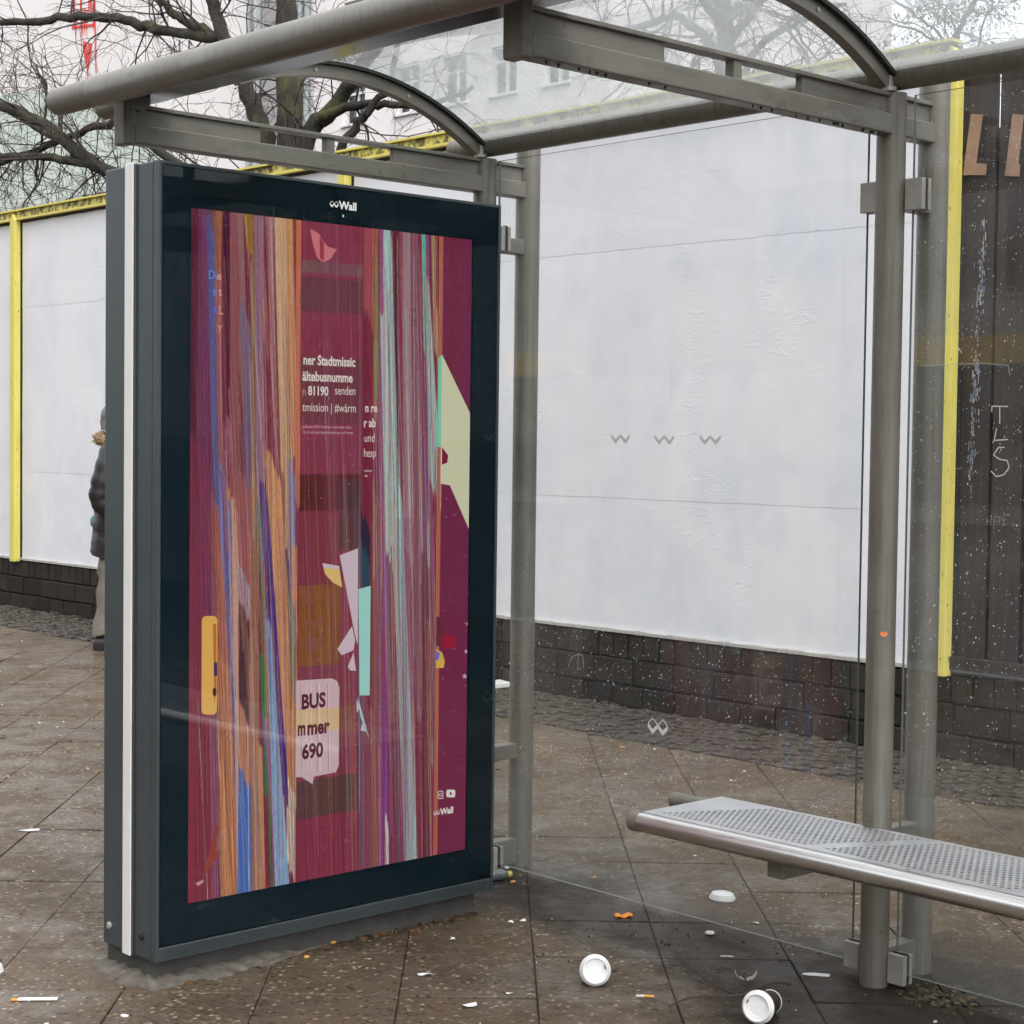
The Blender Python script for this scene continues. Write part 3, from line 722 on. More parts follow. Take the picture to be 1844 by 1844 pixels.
# front door frame: four mitred edge profiles, then the printed border behind glass
for nm, b in (('a', (0, .010, .002, .0315, ZB, ZT)), ('b', (W_-.010, W_, .002, .0315, ZB, ZT)), ('c', (.0102, W_-.0102, .002, .0315, ZT-.010, ZT)), ):
    dpart(MB().box(*b), 'door_edge', M['case'], bevel=.002)
BZ0 = ZB+.045
for b in ((.0115, SX0, 0.004, .012, BZ0, ZT-.0115), (SX1, W_-.0115, .004, .012, BZ0, ZT-.0115), (SX0+.0002, SX1-.0002, .004, .012, BZ0, SZ0), (SX0+.0002, SX1-.0002, .004, .012, SZ1, ZT-.0115)):
    dpart(MB().box(*b), 'border', M['bezel'])
dpart(MB().box(.0115, W_-.0115, .0005, .0036, BZ0, ZT-.0115), 'front_glass', M['front_glass'])
dpart(MB().box(.0102, W_-.0102, .028, .0315, ZB+.002, ZT-.0105), 'door_back', M['rubber'])
# loudspeaker grille under the glass
gr = dpart(MB().box(.0102, W_-.0102, .004, .0275, ZB, ZB+.040), 'grille', M['case'], bevel=.003)
mb = MB(); nn = 190
for r_ in range(5):
    for k in range(nn):
        x = .03+(W_-.06)*(k+.5*(r_ % 2))/nn; z = ZB+.009+r_*.0055
        mb.add([(x+.0019*math.cos(a), .0036, z+.0019*math.sin(a)) for a in (0, 1.05, 2.09, 3.14, 4.19, 5.24)], [tuple(range(6))])
o = dpart(mb, 'grille_holes', M['rubber'], parent=gr); o['kind'] = 'stuff'
# side: light strip, groove, bolts
dpart(MB().box(-.006, -.0005, .128, .170, ZB-.006, ZT+.006), 'side_strip', M['white_strip'], bevel=.003)
dpart(MB().box(-.0022, -.0002, .112, .1265, ZB+.0, ZT), 'side_seam', M['case'])
dpart(MB().box(-.0030, -.0008, .1125, .1150, ZB+.0, ZT), 'side_groove', M['rubber'])
for y, z in ((.245, ZB+.055), (.075, ZB+.06)):
    dpart(MB().lathe([(0.0005, .006), (.008, .006), (.0105, .004), (.0105, 0)], 18, Matrix.Translation((-.0005, y, z)) @ Matrix.Rotation(-math.pi/2, 4, 'Y')), 'bolt', M['clip'] if y > .2 else M['rubber'], True)
dpart(MB().box(.022, W_-.03, .055, .30, -.02, ZB-.001), 'base', M['base'], bevel=.006)
mb = MB(); random.seed(3); ring0 = []
for k in range(40):      # walk round the front-left of the base
    t_ = k/39
    p = Vector((.022, .30-t_*.51, 0)) if t_ < .48 else Vector((.022+(t_-.48)*1.15, .055, 0))
    n_ = Vector((-1, 0, 0)) if t_ < .44 else (Vector((-.7, -.7, 0)) if t_ < .52 else Vector((0, -1, 0)))
    ring0.append((p, n_, (1-max(0, (t_-.75)/.25))))
vs = []
for p, n_, f_ in ring0:
    wd = random.uniform(.035, .075)*f_+.004
    vs += [tuple(p+Vector((0, 0, .024*f_+random.uniform(-.006, .006)))), tuple(p+n_*wd*.5+Vector((0, 0, .016*f_+random.uniform(-.006, .006)))), tuple(p+n_*wd*.85+Vector((0, 0, .006+random.uniform(-.003, .006)))), tuple(p+n_*wd+Vector((0, 0, -.006)))]
mb.add(vs, [(k*4+j, k*4+j+1, (k+1)*4+j+1, (k+1)*4+j) for k in range(39) for j in range(3)])
o = mb.build('mortar_bed', M['mortar_patch']); tag(o, 'rough grey mortar patch round the foot of the display', 'mortar', kind='structure')

# screen picture -----------------------------------------------------------
XT = ([330, 345, 400, 450, 500, 538, 600, 650, 700, 750, 790, 850, 860], [.086, .114, .213, .305, .400, .473, .596, .699, .804, .912, 1.001, 1.137, 1.16])
def DX(u): return float(np.interp(u, *XT))-.012*0
def DV(u, v): return (v-(374+(u-345)*.1094))/((1629-(u-345)*.1972)-(374+(u-345)*.1094))
def DZ(u, v): return SZ1-(SZ1-SZ0)*DV(u, v)
NXs, NYs = 460, 330
gx = np.linspace(SX0-.005, SX1+.005, NXs); gv = np.linspace(-.005, 1.005, NYs)
XX, VV = np.meshgrid(gx, gv)
img = np.zeros((NYs, NXs, 3)); img[:] = (138, 42, 70)
def lay(mask, c, a=1.0):
    mk = (mask*a)[..., None]; img[:] = img*(1-mk)+np.array(c, float)*mk
colj = rng.normal(0, 1, NXs); colj = np.convolve(colj, np.ones(3)/3, 'same')
def strip(p0, p1, w0, w1, c, a=1.0, soft=.0015, ragged=.010):
    """ribbon from p0 (ruler x, y) to p1 with slanted ragged ends; widths in ruler units"""
    x0, v0 = DX(p0[0]), DV(*p0); x1, v1 = DX(p1[0]), DV(*p1)
    t_ = np.clip((VV-v0)/(v1-v0), 0, 1); cxx = x0+(x1-x0)*t_; hw = .5*.00202*(w0+(w1-w0)*t_)
    e0 = v0+(XX-cxx)*1.1+colj[None, :]*ragged; e1 = v1+(XX-cxx)*1.1+colj[None, ::-1]*ragged
    mk = np.clip((hw-np.abs(XX-cxx))/soft+.5, 0, 1)*np.clip((VV-e0)/.006+.5, 0, 1)*np.clip((e1-VV)/.006+.5, 0, 1); lay(mk, c, a)
def blk(u0, v0, u1, v1, c, a=1.0):
    lay(((XX >= DX(u0)) & (XX <= DX(u1)) & (VV >= DV((u0+u1)/2, v0)) & (VV <= DV((u0+u1)/2, v1))).astype(float), c, a)
T0, B0 = 340, 1680
S_L = [ # left field, top to bottom
 ((351,T0),(348,1000),14,18,(96,26,44),1), ((366,T0),(364,1000),18,22,(122,50,88),1), ((356,800),(366,B0),30,44,(146,48,68),.9),
 ((378,T0),(380,520),18,16,(112,60,74),1), ((376,430),(388,900),13,9,(72,98,172),.95), ((392,T0),(388,470),12,14,(172,98,54),1), ((388,470),(392,1020),14,18,(186,96,80),1),
 ((397,T0),(402,430),4,2,(76,62,176),1), ((404,T0),(412,760),13,10,(84,22,48),1), ((418,T0),(424,1040),14,16,(158,80,88),1), ((428,T0),(452,1050),10,6,(170,120,112),.8),
 ((444,T0),(452,470),24,16,(166,112,34),1), ((440,560),(452,900),20,16,(120,110,150),.8), ((452,470),(460,900),8,9,(150,110,50),.9), ((462,T0),(470,1000),16,14,(152,104,126),1), ((480,T0),(505,900),16,14,(172,108,120),1),
 ((493,T0),(505,900),10,8,(124,48,36),.9), ((500,T0),(522,1000),22,22,(216,168,124),1), ((516,T0),(531,820),12,17,(224,150,92),1), ((526,T0),(533,640),8,4,(152,58,32),1), ((534,T0),(535,900),8,9,(226,120,80),.9),
 ((404,860),(424,1640),30,28,(206,116,84),.95), ((398,830),(424,1240),10,3,(116,122,200),.95), ((412,900),(432,1660),6,4,(74,96,180),.8), ((422,900),(436,1640),10,10,(222,170,150),.85),
 ((440,860),(443,1090),22,20,(186,98,96),.9), ((440,1030),(444,1110),20,16,(180,170,196),.85), ((442,1100),(444,1290),19,20,(84,46,42),.95), ((443,1285),(443,1430),20,20,(216,136,92),.95), ((443,1410),(444,1660),20,21,(70,112,204),.9),
 ((458,860),(462,B0),14,18,(176,124,92),.9), ((466,900),(496,1640),5,4,(52,132,78),.85), ((474,1180),(484,1430),9,6,(44,130,72),.9), ((480,1290),(510,1640),8,9,(150,84,170),.8),
 ((474,870),(513,1420),11,16,(58,36,132),.97), ((490,830),(524,1330),27,17,(222,146,92),.95), ((486,1100),(516,1650),10,26,(130,172,214),.9), ((492,1120),(510,1600),6,9,(232,136,84),.95), ((508,850),(514,1200),8,5,(150,92,80),.8),
 ((525,840),(529,1080),12,11,(132,142,196),.95), ((531,980),(534,1330),8,8,(238,156,88),.9), ((527,1080),(529,1270),12,12,(110,150,140),.8), ((527,1250),(529,1430),14,16,(226,146,88),.95), ((528,1420),(529,1570),16,15,(236,226,192),.9),
 ((405,1320),(420,B0),26,28,(220,150,98),.8), ((385,1050),(392,B0),10,12,(168,92,118),.7), ((400,1400),(408,1640),8,6,(150,80,30),.8)]
S_R = [((660,T0),(660,580),20,20,(184,80,86),.9), ((661,570),(660,930),19,19,(140,40,64),.9), ((657,930),(657,1060),21,21,(50,40,66),.97), ((657,985),(657,1060),21,21,(46,82,104),.9),
 ((673,T0),(676,760),5,6,(172,110,50),.9), ((673,450),(675,720),5,5,(128,150,46),.95), ((680,T0),(692,B0),6,5,(150,80,160),.8), ((688,T0),(700,860),10,16,(190,196,188),.95), ((696,620),(712,1000),8,16,(176,206,204),.9), ((706,T0),(715,900),9,6,(92,46,44),.85),
 ((712,900),(752,1640),20,24,(168,206,200),.97), ((700,1000),(728,1640),7,6,(40,96,100),.5), ((714,T0),(742,B0),9,10,(150,50,76),.7), ((726,T0),(736,1000),14,20,(170,140,146),.85), ((740,T0),(760,1300),14,14,(158,110,120),.7),
 ((755,T0),(764,640),8,8,(110,204,172),.97), ((762,480),(782,880),6,24,(150,212,190),.97), ((788,600),(789,880),5,9,(92,206,160),.95), ((764,420),(768,1100),6,5,(120,70,170),.85), ((772,T0),(783,640),9,8,(178,136,100),.95), ((781,T0),(783,560),7,4,(112,32,38),1),
 ((676,870),(680,B0),14,16,(146,84,76),.8), ((697,860),(700,1500),4,5,(140,72,184),.9), ((735,1000),(742,B0),18,20,(138,64,84),.6), ((768,1000),(776,B0),22,20,(126,52,72),.75),
 ((660,1250),(664,B0),26,26,(150,78,96),.8), ((651,1150),(656,1560),7,9,(110,84,110),.7), ((702,1480),(704,B0),7,8,(216,226,226),.8)]
blk(538, T0, 650, B0, (150, 52, 76)); blk(538, 470, 650, 490, (120, 110, 100), .55); blk(538, 500, 650, 560, (92, 64, 64), .55); blk(538, 590, 650, 760, (150, 40, 70), .4)
blk(538, 640, 650, 760, (90, 66, 62), .45); blk(538, 850, 650, 915, (92, 36, 30), .85); blk(538, 915, 650, 1060, (134, 48, 52), .5); blk(540, 1050, 615, 1195, (150, 92, 26), .8); blk(538, 1195, 650, 1400, (142, 58, 72), .7)
blk(538, 1398, 650, 1470, (80, 66, 50), .75); blk(538, 1470, 650, B0, (146, 46, 70), .8); blk(610, 860, 650, 985, (70, 66, 66), .6); blk(615, 1270, 650, 1320, (150, 100, 60), .5)
PAL_L = [(222, 150, 92), (206, 116, 84), (172, 108, 120), (120, 112, 180), (150, 58, 60), (96, 30, 52), (216, 168, 124), (158, 80, 88), (166, 112, 44), (190, 150, 170), (84, 60, 140), (140, 48, 80)]
PAL_R = [(150, 50, 76), (168, 206, 200), (158, 110, 120), (126, 46, 66), (178, 136, 110), (190, 196, 188), (140, 72, 160), (110, 40, 60), (160, 84, 100), (196, 120, 92)]
def hair(n, u0, u1, amp, pal, wr, sl):
    for _ in range(n):
        u = random.uniform(u0, u1); v0 = random.uniform(300, 1350); ln = random.uniform(180, 800); dr_ = random.uniform(*sl)*ln
        c_ = random.choice(pal); j_ = random.uniform(.8, 1.15)
        strip((u, v0), (min(u+dr_, u1+4), v0+ln), random.uniform(*wr), random.uniform(*wr), tuple(min(245, x*j_) for x in c_), random.uniform(.35, .9)*amp, soft=.0016)
hair(70, 345, 520, .75, PAL_L, (3, 9), (.01, .085)); hair(60, 670, 780, .75, PAL_R, (3, 9), (.01, .055))
for s_ in S_L+S_R: strip(*s_[:4], s_[4], s_[5])
for q in (((690, T0), (716, 1040), 12, 18), ((712, 860), (752, 1660), 20, 26), ((764, 500), (784, 890), 8, 26), ((684, 560), (700, 1000), 6, 10)): strip(*q, (166, 206, 198), .9)
for q in (((444, 1400), (446, 1670), 22, 24, (66, 110, 206)), ((474, 880), (514, 1430), 13, 18, (58, 36, 134)), ((394, 860), (424, 1250), 12, 4, (118, 124, 204)), ((484, 1120), (517, 1650), 10, 24, (128, 172, 216)), ((404, 1180), (420, 1660), 20, 26, (222, 142, 88)), ((466, 1330), (476, 1660), 16, 16, (206, 150, 100)), ((492, 840), (524, 1330), 24, 15, (226, 150, 94)), ((376, 400), (389, 900), 13, 10, (74, 100, 176))): strip(*q[:4], q[4], .9)
HX_ = [(240, 226, 210), (50, 20, 40), (170, 60, 110), (232, 176, 140), (120, 40, 90), (236, 150, 96)]
hair(300, 345, 534, .62, PAL_L+HX_, (.5, 1.7), (.012, .085)); hair(250, 668, 786, .62, PAL_R+HX_, (.5, 1.7), (.008, .05)); hair(150, 542, 648, .36, PAL_R+HX_, (.6, 2.2), (.012, .06))
lay(np.clip(1-np.abs(XX-DX(368))/.05, 0, 1)*(VV < .6), (128, 52, 104), .45); lay(np.clip(1-np.abs(XX-DX(735))/.06, 0, 1)*(VV > .45), (140, 62, 104), .30); lay(np.clip(1-np.abs(XX-DX(600))/.08, 0, 1)*(VV < .45), (150, 54, 96), .30)
strip((789, T0), (790, B0), 8, 8, (192, 100, 78)); blk(794, T0, 870, B0, (128, 36, 76))
lay((np.clip((XX-DX(835))/.03, 0, 1))*(VV < .55), (92, 34, 96), .6); lay((np.clip(1-(np.abs(XX-DX(812)))/.03, 0, 1))*(VV < .35), (126, 40, 54), .7)
coln = rng.normal(0, 1, NXs); shear = (np.clip(((XX-.03*VV)-SX0)/(SX1-SX0), 0, .999)*(NXs-1)).astype(int)
nz = coln[shear]; amp = np.where((XX > DX(538)) & (XX < DX(650)), .03, .06)*np.where(XX > DX(794), .1, 1)
img *= (1+amp*nz)[..., None]; img *= (1+.05*rng.normal(0, 1, img.shape)*np.where(XX > DX(794), .4, 1)[..., None])
grey = img.mean(-1, keepdims=True); img = np.clip((grey+(img-grey)*.84)*.93, 3, 250)
yS = .0165
vs = np.stack([XX, np.full_like(XX, yS), SZ1-(SZ1-SZ0)*VV], -1).reshape(-1, 3)
idx = np.arange(NXs*NYs).reshape(NYs, NXs)
fs = np.stack([idx[:-1, :-1], idx[1:, :-1], idx[1:, 1:], idx[:-1, 1:]], -1).reshape(-1, 4)
me = bpy.data.meshes.new('screen'); me.vertices.add(len(vs)); me.vertices.foreach_set('co', vs.ravel())
me.loops.add(fs.size); me.loops.foreach_set('vertex_index', fs.ravel().astype(np.int32)); me.polygons.add(len(fs))
me.polygons.foreach_set('loop_start', np.arange(0, fs.size, 4, dtype=np.int32)); me.update(calc_edges=True)
ca = me.color_attributes.new('picture', 'FLOAT_COLOR', 'POINT')
ca.data.foreach_set('color', np.concatenate([s2l(img).reshape(-1, 3), np.ones((NXs*NYs, 1))], 1).ravel().astype(np.float32))
t = NT('screen_picture'); at = t.new('ShaderNodeAttribute', attribute_name='picture'); e = t.new('ShaderNodeEmission'); t.l.new(at.outputs['Color'], e.inputs[0]); e.inputs[1].default_value = .50; t.mat.cycles.emission_sampling = 'NONE'
t.l.new(e.outputs[0], t.out.inputs[0]); t.n.remove(t.p); me.materials.append(t.mat)
screen = obj('screen', me, dp); screen.matrix_parent_inverse = ID
EM = {}
def em(c):
    if c not in EM: EM[c] = emis('screen_%d_%d_%d' % c, c, .48)
    return EM[c]
layer = [0]
def shape(pts, c, name='screen_shape'):
    layer[0] += 1; y = yS-.0006-layer[0]*.00012
    mb = MB().add([(DX(u), y, DZ(u, v)) for u, v in pts], [tuple(range(len(pts)))[::1]])
    return mb.build(name, em(c), screen)
def rrect(u0, v0, u1, v1, r, rv=None):
    rv = rv or r*1.0; out = []
    for (cu, cv, a0) in ((u1-r, v0+rv, -90), (u1-r, v1-rv, 0), (u0+r, v1-rv, 90), (u0+r, v0+rv, 180)):
        for k in range(5): a = R(a0+k*22.5); out.append((cu+r*math.cos(a), cv+rv*math.sin(a)))
    return out
CREAM = (206, 206, 172); LILAC = (206, 186, 198)
shape([(792, 633), (846, 743), (845, 950), (809, 869), (792, 866)], CREAM)
shape([(786, 640), (792, 633), (792, 800), (786, 800)], (118, 206, 170))
shape([(794, 800), (805, 815), (804, 828), (794, 832)], (120, 34, 60))
shape([(612, 996), (645, 983), (646, 1158), (641, 1142)], LILAC)
shape([(646, 1057), (668, 1051), (668, 1250), (650, 1250)], (158, 212, 204))
shape([(581, 1010), (611, 1015), (617, 1054), (600, 1045), (586, 1030)], (222, 186, 116)); shape([(581, 1010), (611, 1015), (611, 1022), (583, 1018)], LILAC)
shape([(635, 1124), (641, 1150), (638, 1168), (617, 1177), (609, 1166)], LILAC); shape([(638, 1172), (643, 1205), (633, 1205), (628, 1198)], LILAC)
shape([(646, 1250), (668, 1330), (652, 1290)], (158, 206, 204)); shape([(644, 1256), (651, 1272), (645, 1282)], LILAC); shape([(655, 1300), (662, 1316), (652, 1314)], LILAC)
shape(rrect(364, 1106, 392, 1285, 8), (226, 176, 92)); shape([(384, 1120), (390, 1120), (391, 1240), (387, 1270)], (196, 112, 44)); shape(rrect(386, 1190, 392, 1215, 2), (84, 40, 90)); shape(rrect(384, 1236, 391, 1252, 3, 6), (96, 44, 50))
shape([(535, 1223), (600, 1219), (609, 1224), (613, 1236), (613, 1378), (608, 1390), (568, 1398), (566, 1412), (546, 1399), (535, 1399)], (204, 176, 180), 'speech_bubble')
shape([(535, 1276), (613, 1272), (613, 1312), (535, 1316)], (210, 178, 132))
for k in range(9):
    u = random.uniform(538, 606); shape([(u, 1228), (u+1.2, 1228), (u+4.4, 1388), (u+3.2, 1388)], (222, 200, 204) if k % 3 else (176, 120, 134))
shape([(553, 410), (568, 418), (577, 432), (586, 442), (601, 446), (592, 462), (578, 470), (566, 462), (558, 436)], (204, 118, 124)); shape([(570, 424), (578, 434), (578, 468), (571, 462)], (158, 62, 76))
shape([(786, 1106), (800, 1110), (800, 1160), (786, 1160)], (104, 44, 62)); shape([(786, 1165), (797, 1172), (802, 1188), (800, 1200), (786, 1200)], (214, 172, 84)); shape([(786, 1168), (793, 1174), (790, 1186), (786, 1186)], (110, 110, 200))
shape(rrect(795, 1138, 822, 1166, 12, 14), (152, 30, 56))
for u, v, s_ in ((838, 1215, 5), (840, 1170, 4), (842, 1120, 3)):
    shape([(u+s_*math.sin(k*.628)*(1 if k % 2 == 0 else .45), v-s_*1.2*math.cos(k*.628)*(1 if k % 2 == 0 else .45)) for k in range(10)], (196, 176, 190))
for _ in range(46):
    u = random.choice([random.uniform(797, 846), random.uniform(540, 645)]); v = random.uniform(600, 1460); shape([(u, v-1.2), (u+.9, v), (u, v+1.3), (u-.9, v)], (214, 178, 150))
shape([(356, 1566), (368, 1580), (384, 1500), (392, 1480), (392, 1545), (365, 1578)], (150, 70, 62)); shape([(352, 1592), (360, 1588), (368, 1585), (364, 1592), (356, 1597)], (196, 150, 160))
def stext(body, u, v, px_h, c, bold=.0, sx=.86, name='screen_text'):
    layer[0] += 1; y = yS-.0006-layer[0]*.00012
    s_ = px_h*.00158/.70
    Mx = Matrix.Translation((DX(u), y, DZ(u, v))) @ Matrix.Rotation(math.pi/2, 4, 'X')
    return text_mesh(name, body, s_, em(c), Mx, screen, bold, sx=sx)
TX = (226, 214, 204)
stext('ner Stadtmissic', 540, 652, 17, TX, .0011, .80); stext('\u00e4ltebusnumme', 539, 681, 17, TX, .0011, .80)
stext('n', 539, 708, 16, (196, 160, 164), 0, .74); stext('81190', 549, 707, 16, TX, .0011, .80); stext('senden', 597, 706, 16, TX, .0, .74); stext('tmission | #w\u00e4rm', 539, 736, 16, TX, 0, .76)
stext('anbieten. 4,83 \u20ac kommen unmittelbar oben', 540, 766, 5.2, (206, 170, 180), 0, .84); stext('f\u00fcr die preisg\u00fcnstige Bereitstellung von Fahrten', 541, 776, 5.2, (206, 170, 180), 0, .80)
stext('n re', 651, 737, 16, TX, .001, .78); stext('r ab', 649, 764, 16, TX, .001, .78); stext('und', 650, 791, 16, TX, 0, .74); stext('hesp', 649, 818, 16, TX, 0, .70); stext('nschluss', 650, 845, 5, TX, 0, .8); stext('den.', 651, 854, 5, TX, 0, .8)
stext('Di', 368, 500, 15, (104, 140, 214), 0, .9); stext('e', 384, 502, 15, (224, 190, 160), 0, .9); stext('e', 376, 530, 15, (108, 144, 220), 0, .9); stext('t', 387, 530, 15, (224, 190, 160), 0, .9); stext('A', 376, 563, 15, (90, 110, 200), 0, .8); stext('L', 387, 563, 15, (214, 170, 140), 0, .9); stext('Y', 384, 597, 15, (212, 160, 130), 0, .9)
stext('us', 733, 556, 9, (104, 50, 70), 0, .9); stext('tet', 733, 576, 9, (104, 50, 70), 0, .9)
DK = (92, 38, 50)
stext('BUS', 540, 1274, 26, DK, .0022, .86); stext('mer', 551, 1321, 26, DK, .0022, .82); stext('m', 534, 1322, 26, DK, .0022, .62); stext('690', 542, 1365, 26, DK, .0022, .86)
stext('BUS', 541, 1083, 22, (136, 84, 66), .001, .8); stext('mer', 546, 1128, 22, (136, 84, 66), .001, .8); stext('690', 545, 1168, 22, (134, 82, 84), .001, .86)
# bottom marks: camera badge, play badge, maker's sign
ic = (222, 216, 206)
def ring(u0, v0, u1, v1, r, w, c):
    o_ = rrect(u0, v0, u1, v1, r, r*1.2); i_ = rrect(u0+w, v0+w*1.2, u1-w, v1-w*1.2, max(.3, r-w), max(.3, r-w)*1.2); n_ = len(o_)
    layer[0] += 1; y = yS-.0006-layer[0]*.00012
    MB().add([(DX(u), y, DZ(u, v)) for u, v in o_+i_], [(k, (k+1) % n_, (k+1) % n_+n_, k+n_) for k in range(n_)]).build('screen_mark', em(c), screen)
ring(788, 1423, 798, 1438, 2.5, 1.1, ic); ring(790.6, 1427, 795.4, 1434, 2.3, .9, ic); shape(rrect(803.5, 1421, 819.5, 1435, 3, 3.4), ic, 'screen_mark'); shape([(809.5, 1424.5), (814.5, 1428), (809.5, 1431.5)], (128, 36, 76), 'screen_mark')
stext('Wall', 793, 1467, 12, ic, .0011, 1.02)
layer[0] += 1; mb = MB(); yl = yS-.0006-layer[0]*.00012
emblem(mb, DX(786.5), DZ(786.5, 1463), .026, lambda a, b: (a, yl, b)); mb.build('screen_mark', em(ic), screen)
# maker's sign on the border
yl = .0034-.0034-.0006
Mx = Matrix.Translation((.596, yl, 2.1655)) @ Matrix.Rotation(math.pi/2, 4, 'X')
o = text_mesh('maker_sign', 'Wall', .0315, M['print'], Mx, dp, .0011, sx=1.06); o.matrix_parent_inverse = ID
mb = MB(); emblem(mb, .578, 2.176, .031, lambda a, b: (a, yl, b)); dpart(mb, 'maker_emblem', M['print'])
dpart(MB().add([(.611+.0028*math.cos(a*.785), yl, 2.146+.004*math.sin(a*.785)) for a in range(8)], [tuple(range(8))]), 'light_sensor', M['frost'])

# ------------------------------------------------------------------ trees
def smooth_line(pts, n=5):
    pts = [Vector(p) for p in pts]; out = []
    for i in range(len(pts)-1):
        p0 = pts[max(i-1, 0)]; p1 = pts[i]; p2 = pts[i+1]; p3 = pts[min(i+2, len(pts)-1)]
        for k in range(n):
            t_ = k/n; out.append(.5*((2*p1)+(p2-p0)*t_+(2*p0-5*p1+4*p2-p3)*t_*t_+(3*p1-p0-3*p2+p3)*t_**3))
    out.append(pts[-1]); return out
def wiggle(p, d, ln, n, droop, jit):
    pts = [Vector(p)]; d = Vector(d).normalized()
    for k in range(n):
        d = (d+Vector((random.gauss(0, jit), random.gauss(0, jit), random.gauss(0, jit)-droop))).normalized(); pts.append(pts[-1]+d*ln/n)
    return pts
def tree(name, limbs, label, group, seed, twig_len=1.0, dens=1.0, leaves=0, xj=.5, twr=1.0):
    random.seed(seed)
    root = empty(name, limbs[0][0][0]); root.location.z = 0; tag(root, label, 'tree', group)
    inv = Matrix.Translation(root.location).inverted()
    wood, tw, lf = MB(), MB(), MB()
    for pts, r0, r1, spawn in limbs:
        ln = smooth_line(pts, 5)
        ln = [p+Vector((random.gauss(0, .012), random.gauss(0, .012), random.gauss(0, .012)))*(1 if i else 0) for i, p in enumerate(ln)]
        rad = [r0+(r1-r0)*i/(len(ln)-1) for i in range(len(ln))]
        wood.tube(ln, [r_*random.uniform(.93, 1.07) for r_ in rad], 10 if r0 > .06 else 7)
        L = sum((ln[i+1]-ln[i]).length for i in range(len(ln)-1))
        nb = int(L*spawn*dens)
        for _ in range(nb):
            i = random.randint(1, len(ln)-2); tdir = (ln[i+1]-ln[i-1]).normalized()
            side = Vector((random.gauss(0, xj), random.gauss(0, 1), random.gauss(.1, .9))); side = (side-tdir*side.dot(tdir)).normalized()
            d_ = (tdir*random.uniform(.2, .9)+side).normalized()
            b = wiggle(ln[i], d_, random.uniform(.6, 1.5)*twig_len, 6, random.uniform(-.02, .10), .20)
            rb = min(rad[i]*.5, random.uniform(.010, .019))*twr; tw.tube(b, [rb*(1-.75*k/6) for k in range(7)], 5, False)
            for _ in range(random.randint(4, 7)):
                j = random.randint(1, 6); dd = (b[j]-b[j-1]).normalized()
                s2 = Vector((random.gauss(0, .8), random.gauss(0, 1), random.gauss(0, 1))); d2 = (dd*.7+s2.normalized()*.9)
                c_ = wiggle(b[j], d2, random.uniform(.25, .7)*twig_len, 5, random.uniform(-.03, .12), .24)
                tw.tube(c_, [.0062*twr*(1-.6*k/5) for k in range(6)], 4, False)
                for _ in range(random.randint(1, 4)):
                    k_ = random.randint(1, 5); s3 = Vector((random.gauss(0, 1), random.gauss(0, 1), random.gauss(0, 1))).normalized()
                    e_ = wiggle(c_[k_], (c_[k_]-c_[k_-1]).normalized()*.6+s3, random.uniform(.10, .34)*twig_len, 3, .05, .2)
                    tw.tube(e_, [.0036*twr, .0033*twr, .003*twr, .002*twr], 3, False)
                    if leaves:
                        for _ in range(leaves):
                            p = e_[random.randint(0, 3)]+Vector((random.gauss(0, .04),)*3); s_ = random.uniform(.012, .03); a = Vector((random.gauss(0, 1), random.gauss(0, 1), random.gauss(0, 1))).normalized()*s_; b2 = a.cross(Vector((random.gauss(0, 1), random.gauss(0, 1), 1))).normalized()*s_*.6
                            lf.add([p-a, p+b2, p+a, p-b2], [(0, 1, 2, 3)])
    o = wood.build('trunk', M['bark'], root, True, angle=60); o.matrix_parent_inverse = inv
    o = tw.build('crown', M['twig'], root, True, angle=80); o.matrix_parent_inverse = inv
    if leaves: o = lf.build('dry_leaves', M['dry_leaf'], root); o.matrix_parent_inverse = inv; o['kind'] = 'stuff'
    return root
X8 = 8.0
